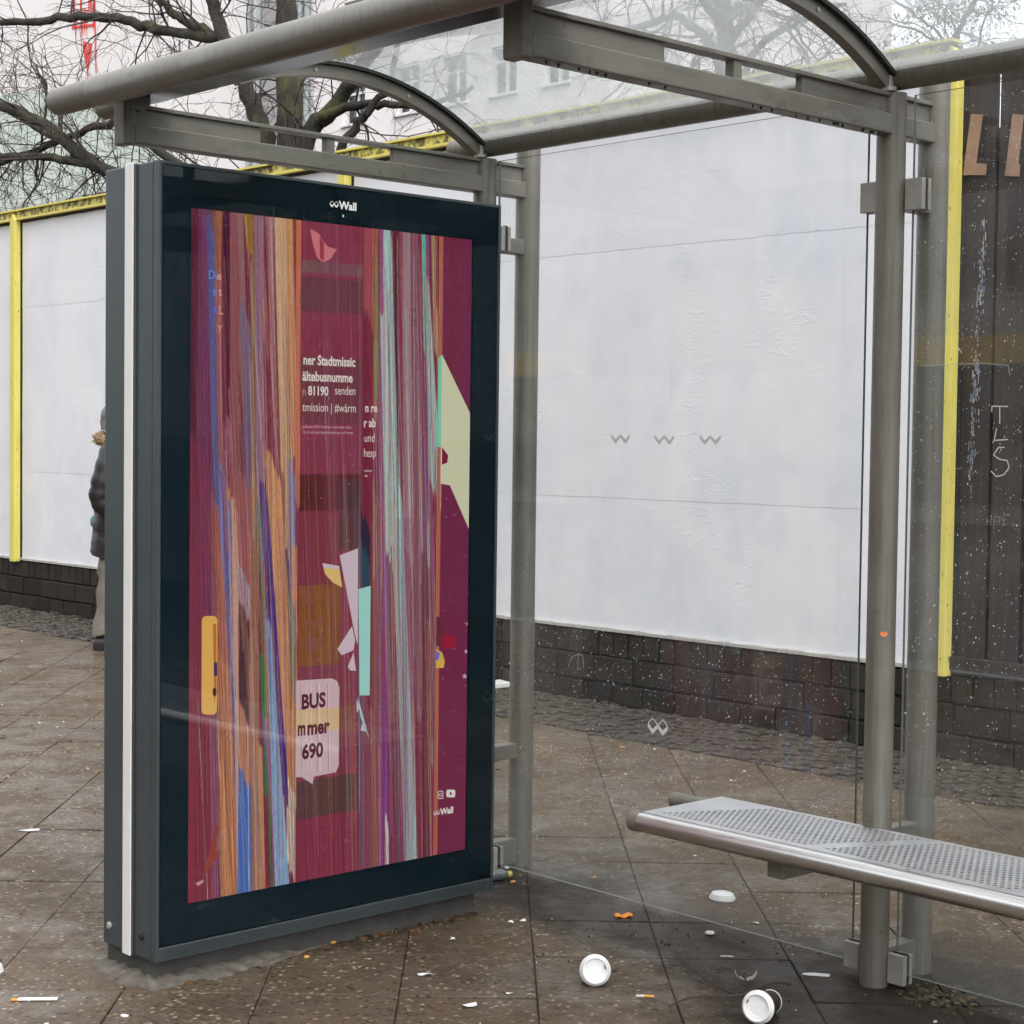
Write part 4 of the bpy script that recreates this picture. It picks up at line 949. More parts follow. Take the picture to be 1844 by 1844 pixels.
limbs = [
 ([(8, 10.42, -.1), (8, 10.47, 2.0), (8, 10.5, 3.55), (8, 10.57, 4.34), (8, 10.62, 5.06), (8.05, 10.72, 5.57), (8.1, 10.79, 6.14), (8.2, 10.9, 7.4), (8.2, 11.1, 8.8)], .20, .07, 1.0),
 ([(8, 10.62, 3.6), (7.95, 10.9, 4.43), (7.9, 11.1, 4.9), (7.85, 11.4, 5.45), (7.8, 11.61, 5.83), (7.8, 11.77, 6.32), (7.9, 12.0, 7.4)], .11, .05, 2.4),
 ([(8, 10.5, 4.2), (8.1, 10.37, 4.59), (8.2, 10.06, 4.82), (8.25, 9.79, 5.11), (8.3, 9.53, 5.39), (8.3, 9.41, 5.84), (8.3, 9.1, 6.8)], .10, .045, 2.6),
 ([(8.1, 10.2, 4.70), (8.2, 9.87, 4.77), (8.3, 9.44, 4.74), (8.5, 9.01, 4.72), (8.6, 8.5, 4.8)], .055, .02, 3.4),
 ([(8.0, 10.3, 3.9), (8.1, 9.96, 4.25), (8.2, 9.74, 4.59), (8.25, 9.52, 4.75), (8.3, 9.35, 4.99), (8.3, 9.2, 5.5)], .055, .025, 3.2),
 ([(7.8, 11.55, 5.62), (7.8, 12.57, 5.87), (7.75, 13.37, 6.1), (7.7, 14.1, 6.24), (7.7, 15.13, 6.37), (7.7, 15.95, 6.48), (7.6, 17.12, 6.73), (7.6, 18.5, 7.0)], .062, .035, 3.4),
 ([(7.85, 11.5, 5.55), (7.8, 11.87, 5.76), (7.8, 12.3, 5.94), (7.8, 12.58, 6.11), (7.8, 12.91, 6.37), (7.9, 13.8, 7.2)], .055, .035, 3.0),
 ([(8.1, 10.65, 3.2), (8.0, 12.0, 3.85), (7.9, 13.36, 4.33), (7.9, 14.28, 4.62), (7.85, 15.12, 5.09), (7.8, 15.95, 5.42), (7.8, 17.12, 5.76), (7.8, 18.2, 6.2)], .085, .06, 3.0),
 ([(8.1, 11.3, 4.2), (8.0, 12.56, 4.43), (8.0, 13.72, 5.02), (8.0, 14.47, 5.08), (8.0, 15.39, 5.02), (8.0, 16.23, 4.95), (8.0, 17.12, 4.91), (8, 18, 4.9)], .055, .03, 3.4),
 ([(7.9, 13.2, 4.30), (7.9, 14.09, 4.56), (7.8, 14.86, 4.74), (7.75, 15.94, 4.88), (7.7, 17.12, 5.05), (7.7, 18, 5.1)], .055, .04, 3.4),
 ([(7.9, 13.6, 4.25), (7.8, 13.96, 4.51), (7.8, 14.53, 4.93), (7.8, 15.06, 5.38), (7.8, 15.5, 5.9)], .022, .012, 4.0),
 ([(8, 15.85, 4.6), (8, 15.8, 4.92), (8, 15.6, 5.62), (8, 15.85, 5.9)], .020, .012, 4.0),
 ([(8, 14.4, 4.7), (8, 14.99, 4.93), (8, 15.95, 5.26), (8, 16.82, 5.64), (8, 17.12, 5.75), (8, 17.9, 6.1)], .03, .02, 3.6),
 ([(8.2, 10.9, 7.2), (8.6, 10.0, 8.2), (9, 9.2, 9.3)], .06, .03, 1.5), ([(7.9, 11.9, 7.2), (7.5, 12.9, 8.3), (7.2, 13.8, 9.2)], .05, .025, 1.5)]
tree('bare_tree', limbs, 'mossy bare tree with spreading limbs behind the yellow framed hoardings', 'bare trees beyond the hoardings', 11, 1.25, 1.1, twr=.75)
limbs2 = [([(13, 9.0, -.1), (13, 9.02, 2.5), (13, 9.04, 4.44), (13, 9.11, 5.58), (13, 9.18, 6.15), (13, 9.24, 6.78), (13, 9.3, 8.2)], .17, .07, 2.0),
 ([(13, 9.05, 5.2), (13, 9.3, 5.9), (13, 9.56, 6.21), (13, 9.95, 6.46), (13, 10.52, 6.43), (13, 11.2, 6.5)], .07, .03, 4.5), ([(13, 9.14, 6.02), (13, 8.82, 6.28), (13, 8.51, 6.53), (13, 8.0, 7.1)], .06, .03, 4.5),
 ([(13, 9.07, 5.3), (13, 8.73, 5.89), (13, 8.27, 6.06), (13, 7.96, 6.14), (13, 7.5, 6.2)], .05, .02, 5.0), ([(13, 9.18, 6.15), (13, 9.48, 6.57), (13, 9.65, 6.86), (13, 9.9, 7.6)], .06, .03, 4.5),
 ([(13, 9.1, 5.5), (12.8, 9.5, 5.7), (12.7, 10.0, 5.75), (12.6, 10.5, 5.9)], .035, .015, 5.0), ([(13, 9.1, 5.3), (13, 8.8, 5.45), (13, 8.4, 5.5), (13, 8.0, 5.6)], .03, .012, 5.0), ([(13, 9.2, 6.6), (13, 8.9, 6.9), (13, 8.6, 7.3)], .04, .02, 4.5)]
tree('bare_tree', limbs2, 'bare tree against white sky seen through the shelter roof glass', 'bare trees beyond the hoardings', 12, .95, 1.1, twr=1.25)
limbs3 = [([(16, 8.1, -.1), (16, 8.1, 3), (16, 8.06, 5.5), (16, 8.13, 6.28), (16, 8.01, 6.58), (16, 7.82, 6.95), (16, 7.7, 7.8)], .055, .02, 3.0),
 ([(16, 8.15, 6.0), (16, 8.36, 6.5), (16, 8.76, 6.84), (16, 9.2, 7.2)], .02, .01, 5.0), ([(16, 8.09, 5.8), (16, 8.27, 6.3), (16, 8.59, 6.55), (16, 9.09, 6.76), (16, 9.5, 6.9)], .018, .008, 5.0), ([(16, 8.05, 5.6), (16, 7.85, 6.2), (16, 7.6, 6.8), (16, 7.5, 7.4)], .018, .008, 4.0)]
tree('bare_tree', limbs3, 'small thin tree with withered leaves above the plank fence', 'bare trees beyond the hoardings', 13, .8, 1.0, leaves=3, twr=.7)

# ------------------------------------------------------------------ pale building behind
KX = 30.0; kk = (KX+2.5296)/16.5296
def FY(y): return -4.1218+(y+4.1218)*kk
def FZ(z): return 1.5034+(z-1.5034)*kk
bd = empty('apartment_building', (KX, 45, 0)); tag(bd, 'pale rendered building with red spray paint behind the bare trees', 'building')
IBd = Matrix.Translation((-KX, -45, 0))
def bpt(mb, name, mat, parent=None):
    o = mb.build(name, mat, parent or bd)
    if parent is None: o.matrix_parent_inverse = IBd
    return o
yR = FY(11.95); yG = FY(17.9)
# openings (y0, y1, z0, z1)
wins = []
def w(ya, yb_, za, zb_): wins.append((FY(min(ya, yb_)), FY(max(ya, yb_)), FZ(min(za, zb_)), FZ(max(za, zb_))))
for (ya, yb_) in ((16.33, 15.79), (15.28, 14.755), (17.60, 17.05), (14.25, 13.72), (13.2, 12.7)):
    for dz in (0, -1.45, 1.18, 2.5, 3.8): w(ya, yb_, 6.92+dz, 6.25+dz)
mb = MB()
ysplit = sorted(set([yR, yG+.0]+[a for q in wins for a in q[:2]])); zsplit = sorted(set([0, 26]+[a for q in wins for a in q[2:]]))
ysplit = [a for a in ysplit if yR <= a <= 62]; ysplit.append(75)
for i in range(len(ysplit)-1):
    for j in range(len(zsplit)-1):
        cy, cz_ = (ysplit[i]+ysplit[i+1])/2, (zsplit[j]+zsplit[j+1])/2
        if any(a < cy < b and c < cz_ < d_ for a, b, c, d_ in wins): continue
        mb.add([(KX, ysplit[i], zsplit[j]), (KX, ysplit[i+1], zsplit[j]), (KX, ysplit[i+1], zsplit[j+1]), (KX, ysplit[i], zsplit[j+1])], [(0, 3, 2, 1)])
mb.add([(KX, yR, 0), (KX+12, yR, 0), (KX+12, yR, 26), (KX, yR, 26)], [(0, 1, 2, 3)]); mb.add([(KX, yR, 26), (KX+12, yR, 26), (KX+12, 75, 26), (KX, 75, 26)], [(0, 1, 2, 3)])
mb.add([(KX, 75, 0), (KX+12, 75, 0), (KX+12, 75, 26), (KX, 75, 26)], [(3, 2, 1, 0)])
bpt(mb, 'wall', M['render'])
for (a, b, c, d_) in wins:
    mb = MB()
    for q in ((KX, KX+.25, a, a+.012, c, d_), (KX, KX+.25, b-.012, b, c, d_), (KX, KX+.25, a+.012, b-.012, d_-.012, d_), (KX, KX+.25, a+.012, b-.012, c, c+.012)): mb.box(*q)
    fw = bpt(mb, 'window', M['render'])
    mb = MB(); e_ = .07
    for q in ((a+.012, a+e_, c+.012, d_-.012), (b-e_, b-.012, c+.012, d_-.012), (a+e_, b-e_, d_-e_, d_-.012), (a+e_, b-e_, c+.012, c+e_), ((a+b)/2-.05, (a+b)/2+.05, c+e_, d_-e_)): mb.box(KX+.13, KX+.2, q[0], q[1], q[2], q[3])
    mb.box(KX+.13, KX+.195, a+e_, (a+b)/2-.05, c+(d_-c)*.66, c+(d_-c)*.66+.07); mb.box(KX+.13, KX+.195, (a+b)/2+.05, b-e_, c+(d_-c)*.66, c+(d_-c)*.66+.07)
    bpt(mb, 'frame', M['frame_w'], fw); bpt(MB().box(KX+.20, KX+.22, a+.013, b-.013, c+.013, d_-.013), 'pane', M['window_glass'], fw); bpt(MB().box(KX-.10, KX-.002, a-.06, b+.06, c-.07, c-.01), 'sill', M['frame_w'], fw)
for y_ in (20.03, 19.75, 18.62, 18.45):
    bpt(MB().tube([(KX-.12, FY(y_), 0), (KX-.12, FY(y_), 25)], .09, 10), 'drain_pipe', M['pipe'])
bpt(MB().box(KX-.06, KX-.004, FY(19.66), FY(18.72), 0, 25), 'stair_bay', M['stucco_grey'])
gtop = FZ(7.75)
mb = MB(); pts = [(FY(21.5), 0), (75, 0), (75, FZ(8.25)), (FY(30), FZ(8.3)), (FY(27), FZ(8.05)), (FY(25), FZ(7.55)), (FY(23), FZ(6.7)), (FY(21.5), FZ(5.9))]
mb.prism(pts, KX-.02, KX-.003, lambda p, t_: (t_, p[0], p[1])); bpt(mb, 'green_paint', M['green'])
# red spray marks
random.seed(5); mb = MB()
def dab(pts): mb.prism(pts, KX-.035, KX-.022, lambda p, t_: (t_, FY(p[0]), FZ(p[1])))
for k in range(16):
    y_ = random.uniform(25.05, 25.85); z1 = random.uniform(9.2, 9.75); dab([(y_, z1), (y_-.035, z1), (y_-.03, z1-random.uniform(.1, .5)), (y_-.01, z1-.5)])
dab([(25.45, 8.75), (25.35, 8.72), (25.22, 8.30), (25.30, 8.15), (25.36, 8.35), (25.46, 8.6)]); dab([(25.28, 8.68), (25.15, 8.66), (25.17, 8.4), (25.24, 8.34)]); dab([(25.88, 9.08), (25.05, 9.0), (25.05, 8.95), (25.88, 9.03)]); dab([(25.07, 9.4), (25.03, 9.4), (24.98, 8.1), (25.0, 8.1)])
dab([(25.3, 8.2), (25.28, 8.2), (25.27, 7.95), (25.29, 7.95)])
mb2 = MB()
bpt(mb, 'spray_mark', M['red_paint'])
mb = MB()
for a, b in (((21.75, 8.02), (21.62, 7.80)), ((21.62, 7.8), (21.55, 8.0)), ((21.55, 8.0), (21.45, 7.86)), ((22.2, 8.25), (22.2, 7.95)), ((21.9, 8.2), (21.9, 8.0)), ((21.9, 8.2), (21.8, 8.1))):
    mb.prism([a, b, (b[0]-.035, b[1]+.01), (a[0]-.035, a[1]+.01)], KX-.033, KX-.021, lambda p, t_: (t_, FY(p[0]), FZ(p[1])))
bpt(mb, 'pen_mark', M['ink'])

# opposite side of the street (seen only as reflections in the glass)
ob = empty('street_building', (-24, 10, 0)); tag(ob, 'grey building across the street mirrored in the shelter glass', 'building')
IO = Matrix.Translation((24, -10, 0))
def opt(mb, name, mat, parent=None):
    o = mb.build(name, mat, parent or ob)
    if parent is None: o.matrix_parent_inverse = IO
    return o
opt(MB().box(-36, -24, -16, 46, 0, 16), 'wall', M['stucco_grey'])
wm = MB().box(0, .06, -.6, .6, 0, 1.9).mesh('window', M['window_glass']); fm = MB()
for q in ((-.68, -.6, -.08, 1.98), (.6, .68, -.08, 1.98), (-.6, .6, 1.9, 1.98), (-.6, .6, -.08, 0), (-.04, .04, 0, 1.9)): fm.box(.0, .1, q[0], q[1], q[2], q[3])
fm = fm.mesh('frame', M['stucco_grey'])
for zi in range(4):
    for yi in range(20):
        o = obj('window', wm, ob); o.location = (0, -10+yi*2.9-14+0, 4.4+zi*3.1); o.location = (0.002, -22.5+yi*2.9, 4.4+zi*3.1)
        f_ = obj('frame', fm, o)
opt(MB().box(-23.99, -23.6, -16, 46, 3.05, 3.6), 'reflection_band', M['band_yellow']); opt(MB().box(-23.99, -23.9, -15, 45, .4, 3.0), 'shop_window', M['window_glass'])  # yellow band added only for the stripe mirrored in the panes

# ------------------------------------------------------------------ person half hidden behind the display
random.seed(21)
PX, PY = 3.93, 6.885
pe = empty('person', (PX, PY, 0), label='person in dark puffer coat, fur collar and grey cap standing behind the display', cat='person')
pe.rotation_euler = (0, 0, R(47))
skin_m = simple('skin', c4(.42, .25, .18), .55, 0, .08, 8); coat_m = simple('puffer_coat', c4(.018, .017, .018), .45, 0, .35, 9, .5, 24); trs_m = simple('trousers', c4(.17, .15, .125), .85, 0, .2, 12, .5, 30)
shoe_m = simple('shoe', c4(.045, .042, .042), .5, 0, .4, 30, .3, 60); fur_m = simple('fur', c4(.24, .16, .085), .9, 0, .5, 40, 1., 140); cap_m = simple('knit_cap', c4(.16, .17, .17), .9, 0, .5, 30, .6, 120); hair_m = simple('grey_hair', c4(.2, .19, .18), .8, 0, .4, 60, .6, 140)
def skinned(name, V, E, mat, parent, sub=2):
    me = bpy.data.meshes.new(name); me.from_pydata([v[:3] for v in V], E, []); o = obj(name, me, parent)
    o.modifiers.new('skin', 'SKIN'); sv = me.skin_vertices[0].data
    for i, v in enumerate(V): r_ = v[3]; sv[i].radius = (r_, v[4] if len(v) > 4 else r_)
    sv[0].use_root = True
    s_ = o.modifiers.new('sub', 'SUBSURF'); s_.levels = sub; s_.render_levels = sub; me.materials.append(mat)
    for p in o.modifiers: pass
    o.modifiers['skin'].use_smooth_shade = True
    return o
# faces along -Y; x is across the shoulders
V = [(0, 0, .95, .14), (0, 0, 1.10, .135), (0, .01, 1.28, .15), (0, .03, 1.40, .10), (0, .035, 1.47, .055), (0, .035, 1.53, .075), (0, .03, 1.60, .090), (0, .035, 1.67, .075)]
E = [(0, 1), (1, 2), (2, 3), (3, 4), (4, 5), (5, 6), (6, 7)]
def chain(start, pts):
    prev = start
    for p in pts: V.append(p); E.append((prev, len(V)-1)); prev = len(V)-1
    return prev
for s_ in (-1, 1):
    chain(0, [(s_*.10, .02, .86, .09), (s_*.11, .045, .50, .06), (s_*.115, .085, .12, .045), (s_*.12, .06, .06, .040), (s_*.125, -.05, .04, .036)])
    wr_ = chain(3, [(s_*.19, .01, 1.37, .065), (s_*.25, .07, 1.10, .046), (s_*.17, -.10, .96, .034), (s_*.12, -.17, .97, .030)])
    px_, py_, pz_ = V[wr_][:3]
    for f_ in range(4):
        z_ = pz_+.025-.017*f_; chain(wr_, [(px_-s_*.02, py_-.035, z_, .010), (px_-s_*.045, py_-.055, z_-.005, .0085), (px_-s_*.075, py_-.05+.003*f_, z_-.01, .0075)])
    chain(wr_, [(px_-s_*.005, py_-.02, pz_+.035, .010), (px_-s_*.02, py_-.045, pz_+.05, .0085)])
skinned('body', V, E, skin_m, pe)
def loft(mb, secs, n=20):
    """secs: (centre, radius across, radius deep)"""
    vs = []
    for i, (c_, rx, ry, nz_) in enumerate(secs):
        for j in range(n):
            a = 2*math.pi*j/n; k_ = 1+nz_*math.sin(3*a+i*1.9)+nz_*.7*math.sin(5*a-i*2.6)
            vs.append((c_[0]+rx*k_*math.cos(a), c_[1]+ry*k_*math.sin(a), c_[2]+nz_*.25*math.sin(4*a+i)))
    mb.add(vs, [(i*n+j, i*n+(j+1) % n, (i+1)*n+(j+1) % n, (i+1)*n+j) for i in range(len(secs)-1) for j in range(n)]+[tuple(range(n-1, -1, -1)), tuple(range((len(secs)-1)*n, len(secs)*n))])
mb = MB(); secs = []
for i in range(27):
    z_ = .66+.79*i/26; u_ = i/26
    rx = .225-.03*u_ if u_ < .75 else .225-.03*.75-(u_-.75)*.50; ry = .150+.012*math.sin(u_*3.1)+.045*max(0, .45-u_)/.45 if u_ < .78 else .15-(u_-.78)*.30
    q_ = .010*abs(math.sin(u_*26*.62)); secs.append(((0, .012+.02*u_, z_), rx+q_, ry+q_, .022))
loft(mb, secs)
for s_ in (-1, 1):
    arm = smooth_line([(s_*.17, .03, 1.40), (s_*.225, .05, 1.30), (s_*.25, .085, 1.16), (s_*.245, .095, 1.06), (s_*.215, .03, .985), (s_*.17, -.09, .965)], 5)
    mb.tube(arm, [.078+.010*abs(math.sin(i*.85))-.020*i/len(arm) for i in range(len(arm))], 16)
mb.build('coat', coat_m, pe, True, angle=60)
mb = MB()
for s_ in (-1, 1):
    loft(mb, [((s_*.105+.004*math.sin(i*1.3), .035+.055*(i/14)**2+.006*math.sin(i*1.7), .80-.69*i/14), .098-.022*i/14+(.012 if i > 12 else 0), .105-.02*i/14+(.012 if i > 12 else 0), .035) for i in range(15)], 18)
mb.build('trousers', trs_m, pe, True, angle=60)
for s_ in (-1, 1):
    mb = MB(); sec = []
    for (y_, w_, h_) in ((.09, .035, .06), (.075, .045, .09), (.03, .048, .10), (-.04, .05, .085), (-.10, .052, .062), (-.16, .045, .045), (-.185, .025, .03)):
        sec.append([(s_*.12+w_*math.cos(a), y_+.075, max(.0, .012+h_*.5*(1+math.sin(a)) if math.sin(a) > -.5 else .002)) for a in [k*math.pi/6 for k in range(12)]])
    vs = [p for q in sec for p in q]; fs = [(i*12+j, i*12+(j+1) % 12, (i+1)*12+(j+1) % 12, (i+1)*12+j) for i in range(len(sec)-1) for j in range(12)]+[tuple(range(12)), tuple(range((len(sec)-1)*12, len(sec)*12))]
    mb.add(vs, fs); mb.build('shoe', shoe_m, pe, True)
mb = MB()
for k in range(22):     # fur ruff: many short tufts round the collar
    for q in range(14):
        a = 2*math.pi*k/22; b = 2*math.pi*q/14; rr = .105; cx_, cy_ = rr*math.cos(a), rr*1.05*math.sin(a)+.045
        r_ = .042; n_ = Vector((math.cos(a)*math.cos(b), math.sin(a)*math.cos(b), math.sin(b)*.9)); p = Vector((cx_, cy_, 1.435+.05*math.sin(a)))+n_*r_
        tgt = p+n_*random.uniform(.008, .03)+Vector((random.gauss(0, .008),)*3); s1 = n_.cross(Vector((.3, .2, 1))).normalized()*.013; s2 = n_.cross(s1).normalized()*.013
        mb.add([p-n_*.012+s1, p-n_*.012-s1*.5+s2, p-n_*.012-s1*.5-s2, tgt], [(0, 1, 3), (1, 2, 3), (2, 0, 3)])
mb.tube([(.105*math.cos(a), .11*math.sin(a)+.045, 1.435+.05*math.sin(a)) for a in [2*math.pi*k/24 for k in range(25)]], .040, 10, False)
mb.build('fur_collar', fur_m, pe)
mb = MB(); mb.lathe([(.093, -.015), (.100, .0), (.100, .03), (.094, .06), (.075, .09), (.04, .108), (.002, .113)], 24, Matrix.Translation((0, .040, 1.615)) @ Matrix.Diagonal((.92, 1.1, 1, 1))); mb.build('cap', cap_m, pe, True)
mb = MB(); mb.lathe([(.088, -.06), (.096, -.02), (.098, .012)], 24, Matrix.Translation((0, .056, 1.60)) @ Matrix.Diagonal((.92, 1.0, 1, 1)))
mb.build('hair', hair_m, pe, True)
fm_ = MB()
fm_.lathe([(.001, .020), (.010, .008), (.013, 0)], 8, Matrix.Translation((0, -.060, 1.585)) @ Matrix.Rotation(R(95), 4, 'X')); fm_.build('nose', skin_m, pe, True)
for s_ in (-1, 1):
    MB().lathe([(.001, .006), (.006, .003), (.008, 0)], 8, Matrix.Translation((s_*.032, -.048, 1.612)) @ Matrix.Rotation(R(90), 4, 'X')).build('eye', shoe_m, pe, True)
    MB().lathe([(.001, .010), (.018, .006), (.020, 0)], 10, Matrix.Translation((s_*.082, .042, 1.59)) @ Matrix.Rotation(R(90*s_), 4, 'Y')).build('ear', skin_m, pe, True)
MB().box(-.022, .022, -.052, -.040, 1.546, 1.552).build('mouth', simple('lips', c4(.30, .12, .10), .5, 0, .1, 10), pe)
teal = simple('teal_plastic', c4(.05, .28, .34), .3, 0, .3, 20)
mb = MB(); vs = []
for i in range(7):
    for j in range(10):
        a = j*.628; r_ = .022*math.sin(.35+i*.42)*(1+.35*math.sin(3*a+i)); vs.append((r_*math.cos(a), r_*math.sin(a), i*.013))
mb.add(vs, [(i*10+j, i*10+(j+1) % 10, (i+1)*10+(j+1) % 10, (i+1)*10+j) for i in range(6) for j in range(10)])
o = mb.build('plastic_bag', teal, None, True); o.location = (3.765, 6.99, .86); tag(o, "crumpled teal plastic bag at the standing person's back pocket", 'bag')

# ------------------------------------------------------------------ litter
lid_m = simple('white_lid', c4(.74, .74, .73), .35, 0, .05, 30, spots=(24, .70, c4(.52, .42, .33))); cup_m = simple('dark_cup_print', c4(.035, .026, .022), .5, 0, .6, 45); cupw = simple('cup_rim', c4(.70, .69, .66), .6, 0, .1, 30)
LID = [(.0385, -.002), (.0425, -.002), (.0435, .001), (.0430, .005), (.0405, .0065), (.0400, .011), (.0385, .012), (.0365, .0175), (.0345, .0185), (.0325, .0180), (.0315, .0135), (.022, .0128), (.0215, .0118), (.0001, .0118)]
BODY = [(.0405, 0), (.0395, -.005), (.0300, -.098), (.0300, -.104), (.0292, -.104), (.0285, -.099), (.001, -.098)]
def cup(loc, axis, label, printed, roll_=0.):
    r_ = empty('paper_cup', (loc[0], loc[1], 0)); tag(r_, label, 'cup', 'paper cups lying on the pavement')
    q = Vector(axis).normalized().to_track_quat('Z', 'Y').to_matrix().to_4x4()
    Mx = Matrix.Translation((0, 0, loc[2])) @ q @ Matrix.Rotation(roll_, 4, 'Z')
    MB().lathe(BODY, 36, Mx).build('cup_body', cup_m if printed else cupw, r_, True)
    l_ = MB().lathe(LID, 40, Mx).build('lid', lid_m, r_, True)
    MB().box(.0265, .0295, -.005, .005, .0185, .0190).build('sip_hole', M['rubber'], l_).data.transform(Mx)
    MB().tube([Mx @ Vector((.0403*math.cos(a), .0403*math.sin(a), -.003)) for a in [k*.2618 for k in range(25)]], .0017, 6, False).build('rim', cupw, r_, True)
    MB().tube([Mx @ Vector((.0298*math.cos(a), .0298*math.sin(a), -.103)) for a in [k*.2618 for k in range(25)]], .0016, 6, False).build('foot_rim', cupw, r_, True)
cup((.945, -.735, .0425), (-.66, -.74, .20), 'white lidded paper cup lying with its lid to the viewer beside a cigarette end', True, R(20))
cup((1.040, -1.236, .0425), (-.93, -.36, .14), 'dark printed paper cup with white lid lying in front of the shelter post', True, R(150))
def lid_obj(loc, rot, label):
    o = MB().lathe(LID, 40).build('cup_lid', lid_m, None, True); o.location = loc; o.rotation_euler = rot; tag(o, label, 'cup lid', 'loose cup lids')
lid_obj((1.925, -.36, .003), (.03, .0, .4), 'white cup lid lying flat on the paving behind the bench glass')
lid_obj((-.265, .45, .006), (.05, .1, .0), 'white cup lid cut by the left picture edge beside the display')
def crumple(name, pts, z, th, mat, label, cat, loc, rz=0, jit=.004, group=None):
    """small torn flat piece with bent edges"""
    n_ = len(pts); mb = MB(); top = [(p[0], p[1], z+abs(random.gauss(0, jit))+th) for p in pts]; bot = [(a, b, c-th) for a, b, c in top]; cx_ = sum(p[0] for p in pts)/n_; cy_ = sum(p[1] for p in pts)/n_
    vs = top+bot+[(cx_, cy_, z+th+jit*.5), (cx_, cy_, z+jit*.5)]
    fs = [(i, (i+1) % n_, 2*n_) for i in range(n_)]+[((i+1) % n_+n_, i+n_, 2*n_+1) for i in range(n_)]+[(i+n_, (i+1) % n_+n_, (i+1) % n_, i) for i in range(n_)]
    mb.add(vs, fs); o = mb.build(name, mat); o.location = (loc[0], loc[1], 0); o.rotation_euler = (0, 0, rz); tag(o, label, cat, group); return o
wp = simple('litter_paper', c4(.66, .66, .64), .7, 0, .08, 40); orange = simple('orange_peel', c4(.72, .25, .02), .5, 0, .12, 60, .5, 300); amber = simple('filter_paper', c4(.55, .28, .06), .7, 0, .15, 90); ash = simple('cigarette_paper', c4(.55, .53, .50), .8, 0, .2, 90); foil = simple('wrapper', c4(.42, .40, .33), .4, .2, .4, 60, .4, 90)
vq = -math.radians(43)   # direction lying across the view
mb = MB(); vs = []; nu, nv = 9, 5
for i in range(nu):
    for j in range(nv):
        a = (i/(nu-1)-.5)*2.1; ww = .017*math.cos(a*.75)+.002*math.sin(i*1.1); vs.append((.030*math.sin(a)*1.15, (j/(nv-1)-.5)*2*ww, .006+.016*(1-math.cos(a))*.4+.006*math.sin(i*.8)**2-.008*(2*(j/(nv-1)-.5))**2*.8))
mb.add(vs, [(i*nv+j, (i+1)*nv+j, (i+1)*nv+j+1, i*nv+j+1) for i in range(nu-1) for j in range(nv-1)]); o = mb.build('orange_peel', orange, None, True); o.location = (1.515, -.30, .002); o.rotation_euler = (0, 0, vq+.25)
sm = o.modifiers.new('thick', 'SOLIDIFY'); sm.thickness = .003; tag(o, 'curled piece of orange peel on the slab joint before the glass', 'peel')
def cig(loc, rz, L, label, full=True):
    r_ = empty('cigarette_end', (loc[0], loc[1], 0), rz); tag(r_, label, 'cigarette', 'cigarette ends on the pavement')
    MB().tube([(0, 0, .0045), (L*.55, 0, .0045)], .004, 10).build('filter', amber, r_, True)
    if full: MB().tube([(L*.552, 0, .0045), (L*.9, .001, .0045), (L, .002, .004)], [.0039, .0037, .002], 10).build('paper_tube', ash, r_, True)
cig((.988, -.918, 0), 2.35, .05, 'half smoked cigarette with tan filter right of the lidded cup')
cig((.485, -.01, 0), .2+vq, .026, 'short cigarette filter in front of the display base', False)
cig((1.535, .245, 0), .5+vq, .03, 'cigarette filter in the dirt at the right foot of the display', False)
cig((1.79, .11, 0), -.5, .024, 'cigarette filter behind the glass near the far post', False)
cig((3.55, 2.72, 0), vq, .04, 'cigarette filter far back near the small paving stones', False); cig((3.75, 1.85, 0), vq+.4, .045, 'cigarette filter lying below the wall near the frosted emblem', False)
cig((.63, .055, 0), vq+.6, .028, 'cigarette filter tucked under the grille of the display', False)
random.seed(33)
def scrap(loc, a, b, label, rz=0., mat=wp, cat='paper', jit=.003, n_=7):
    pts = [(a*math.cos(k*6.283/n_)*random.uniform(.7, 1.1), b*math.sin(k*6.283/n_)*random.uniform(.6, 1.15)) for k in range(n_)]
    return crumple('paper_scrap', pts, .001, .0012, mat, label, cat, loc, vq+rz, jit, 'paper scraps on the pavement')
crumple('paper_strip', [(-.040, -.012), (-.02, -.010), (.0, -.014), (.038, -.006), (.040, .009), (.01, .006), (-.012, .011), (-.042, .005)], .001, .001, wp, 'torn white paper strip on the slabs left of the display', 'paper', (.67, 2.0), vq+.12, .004)
# sugar stick
ss = empty('sugar_stick', (-.284, .141, 0), vq+.08); tag(ss, 'white paper sugar stick with torn orange end at lower left', 'sugar stick')
MB().box(-.045, .060, -.009, .009, .002, .007).build('sleeve', wp, ss, bevel=.002); MB().box(-.062, -.0452, -.008, .007, .001, .006).build('torn_end', orange, ss, bevel=.002)
for l_, a, b, tx_ in (((.644, -.362), .022, .012, 'crumpled pale scrap on the brown slab in front of the display'), ((.561, -.645), .026, .016, 'crushed whitish scrap on the lowest slab row left of the cup'), ((.714, -.638), .012, .007, 'small white chewing gum blob left of the lidded cup'), ((.935, -.145), .010, .006, 'tiny white oval scrap below the display corner'), ((1.198, -.119), .012, .006, 'white torn chip below the right display foot'), ((1.24, -.13), .012, .006, 'white torn chip on the slab joint beside the display'), ((1.43, -.80), .020, .006, 'flat white sliver on the muddy slab before the post'), ((1.78, -.62), .016, .010, 'pale scrap in the wet film behind the glass line'), ((.13, .14), .012, .008, 'white crumb beside the mortar at the display corner')):
    scrap(l_, a, b, tx_)
crumple('plastic_spoon', [(-.03, -.006), (-.012, -.010), (.006, -.005), (.045, -.003), (.046, .002), (.006, .004), (-.014, .009), (-.032, .004)], .002, .0015, wp, 'thin white plastic spoon piece beside the shelter post', 'spoon', (1.475, -1.08), vq-.35, .004)
mb = MB()
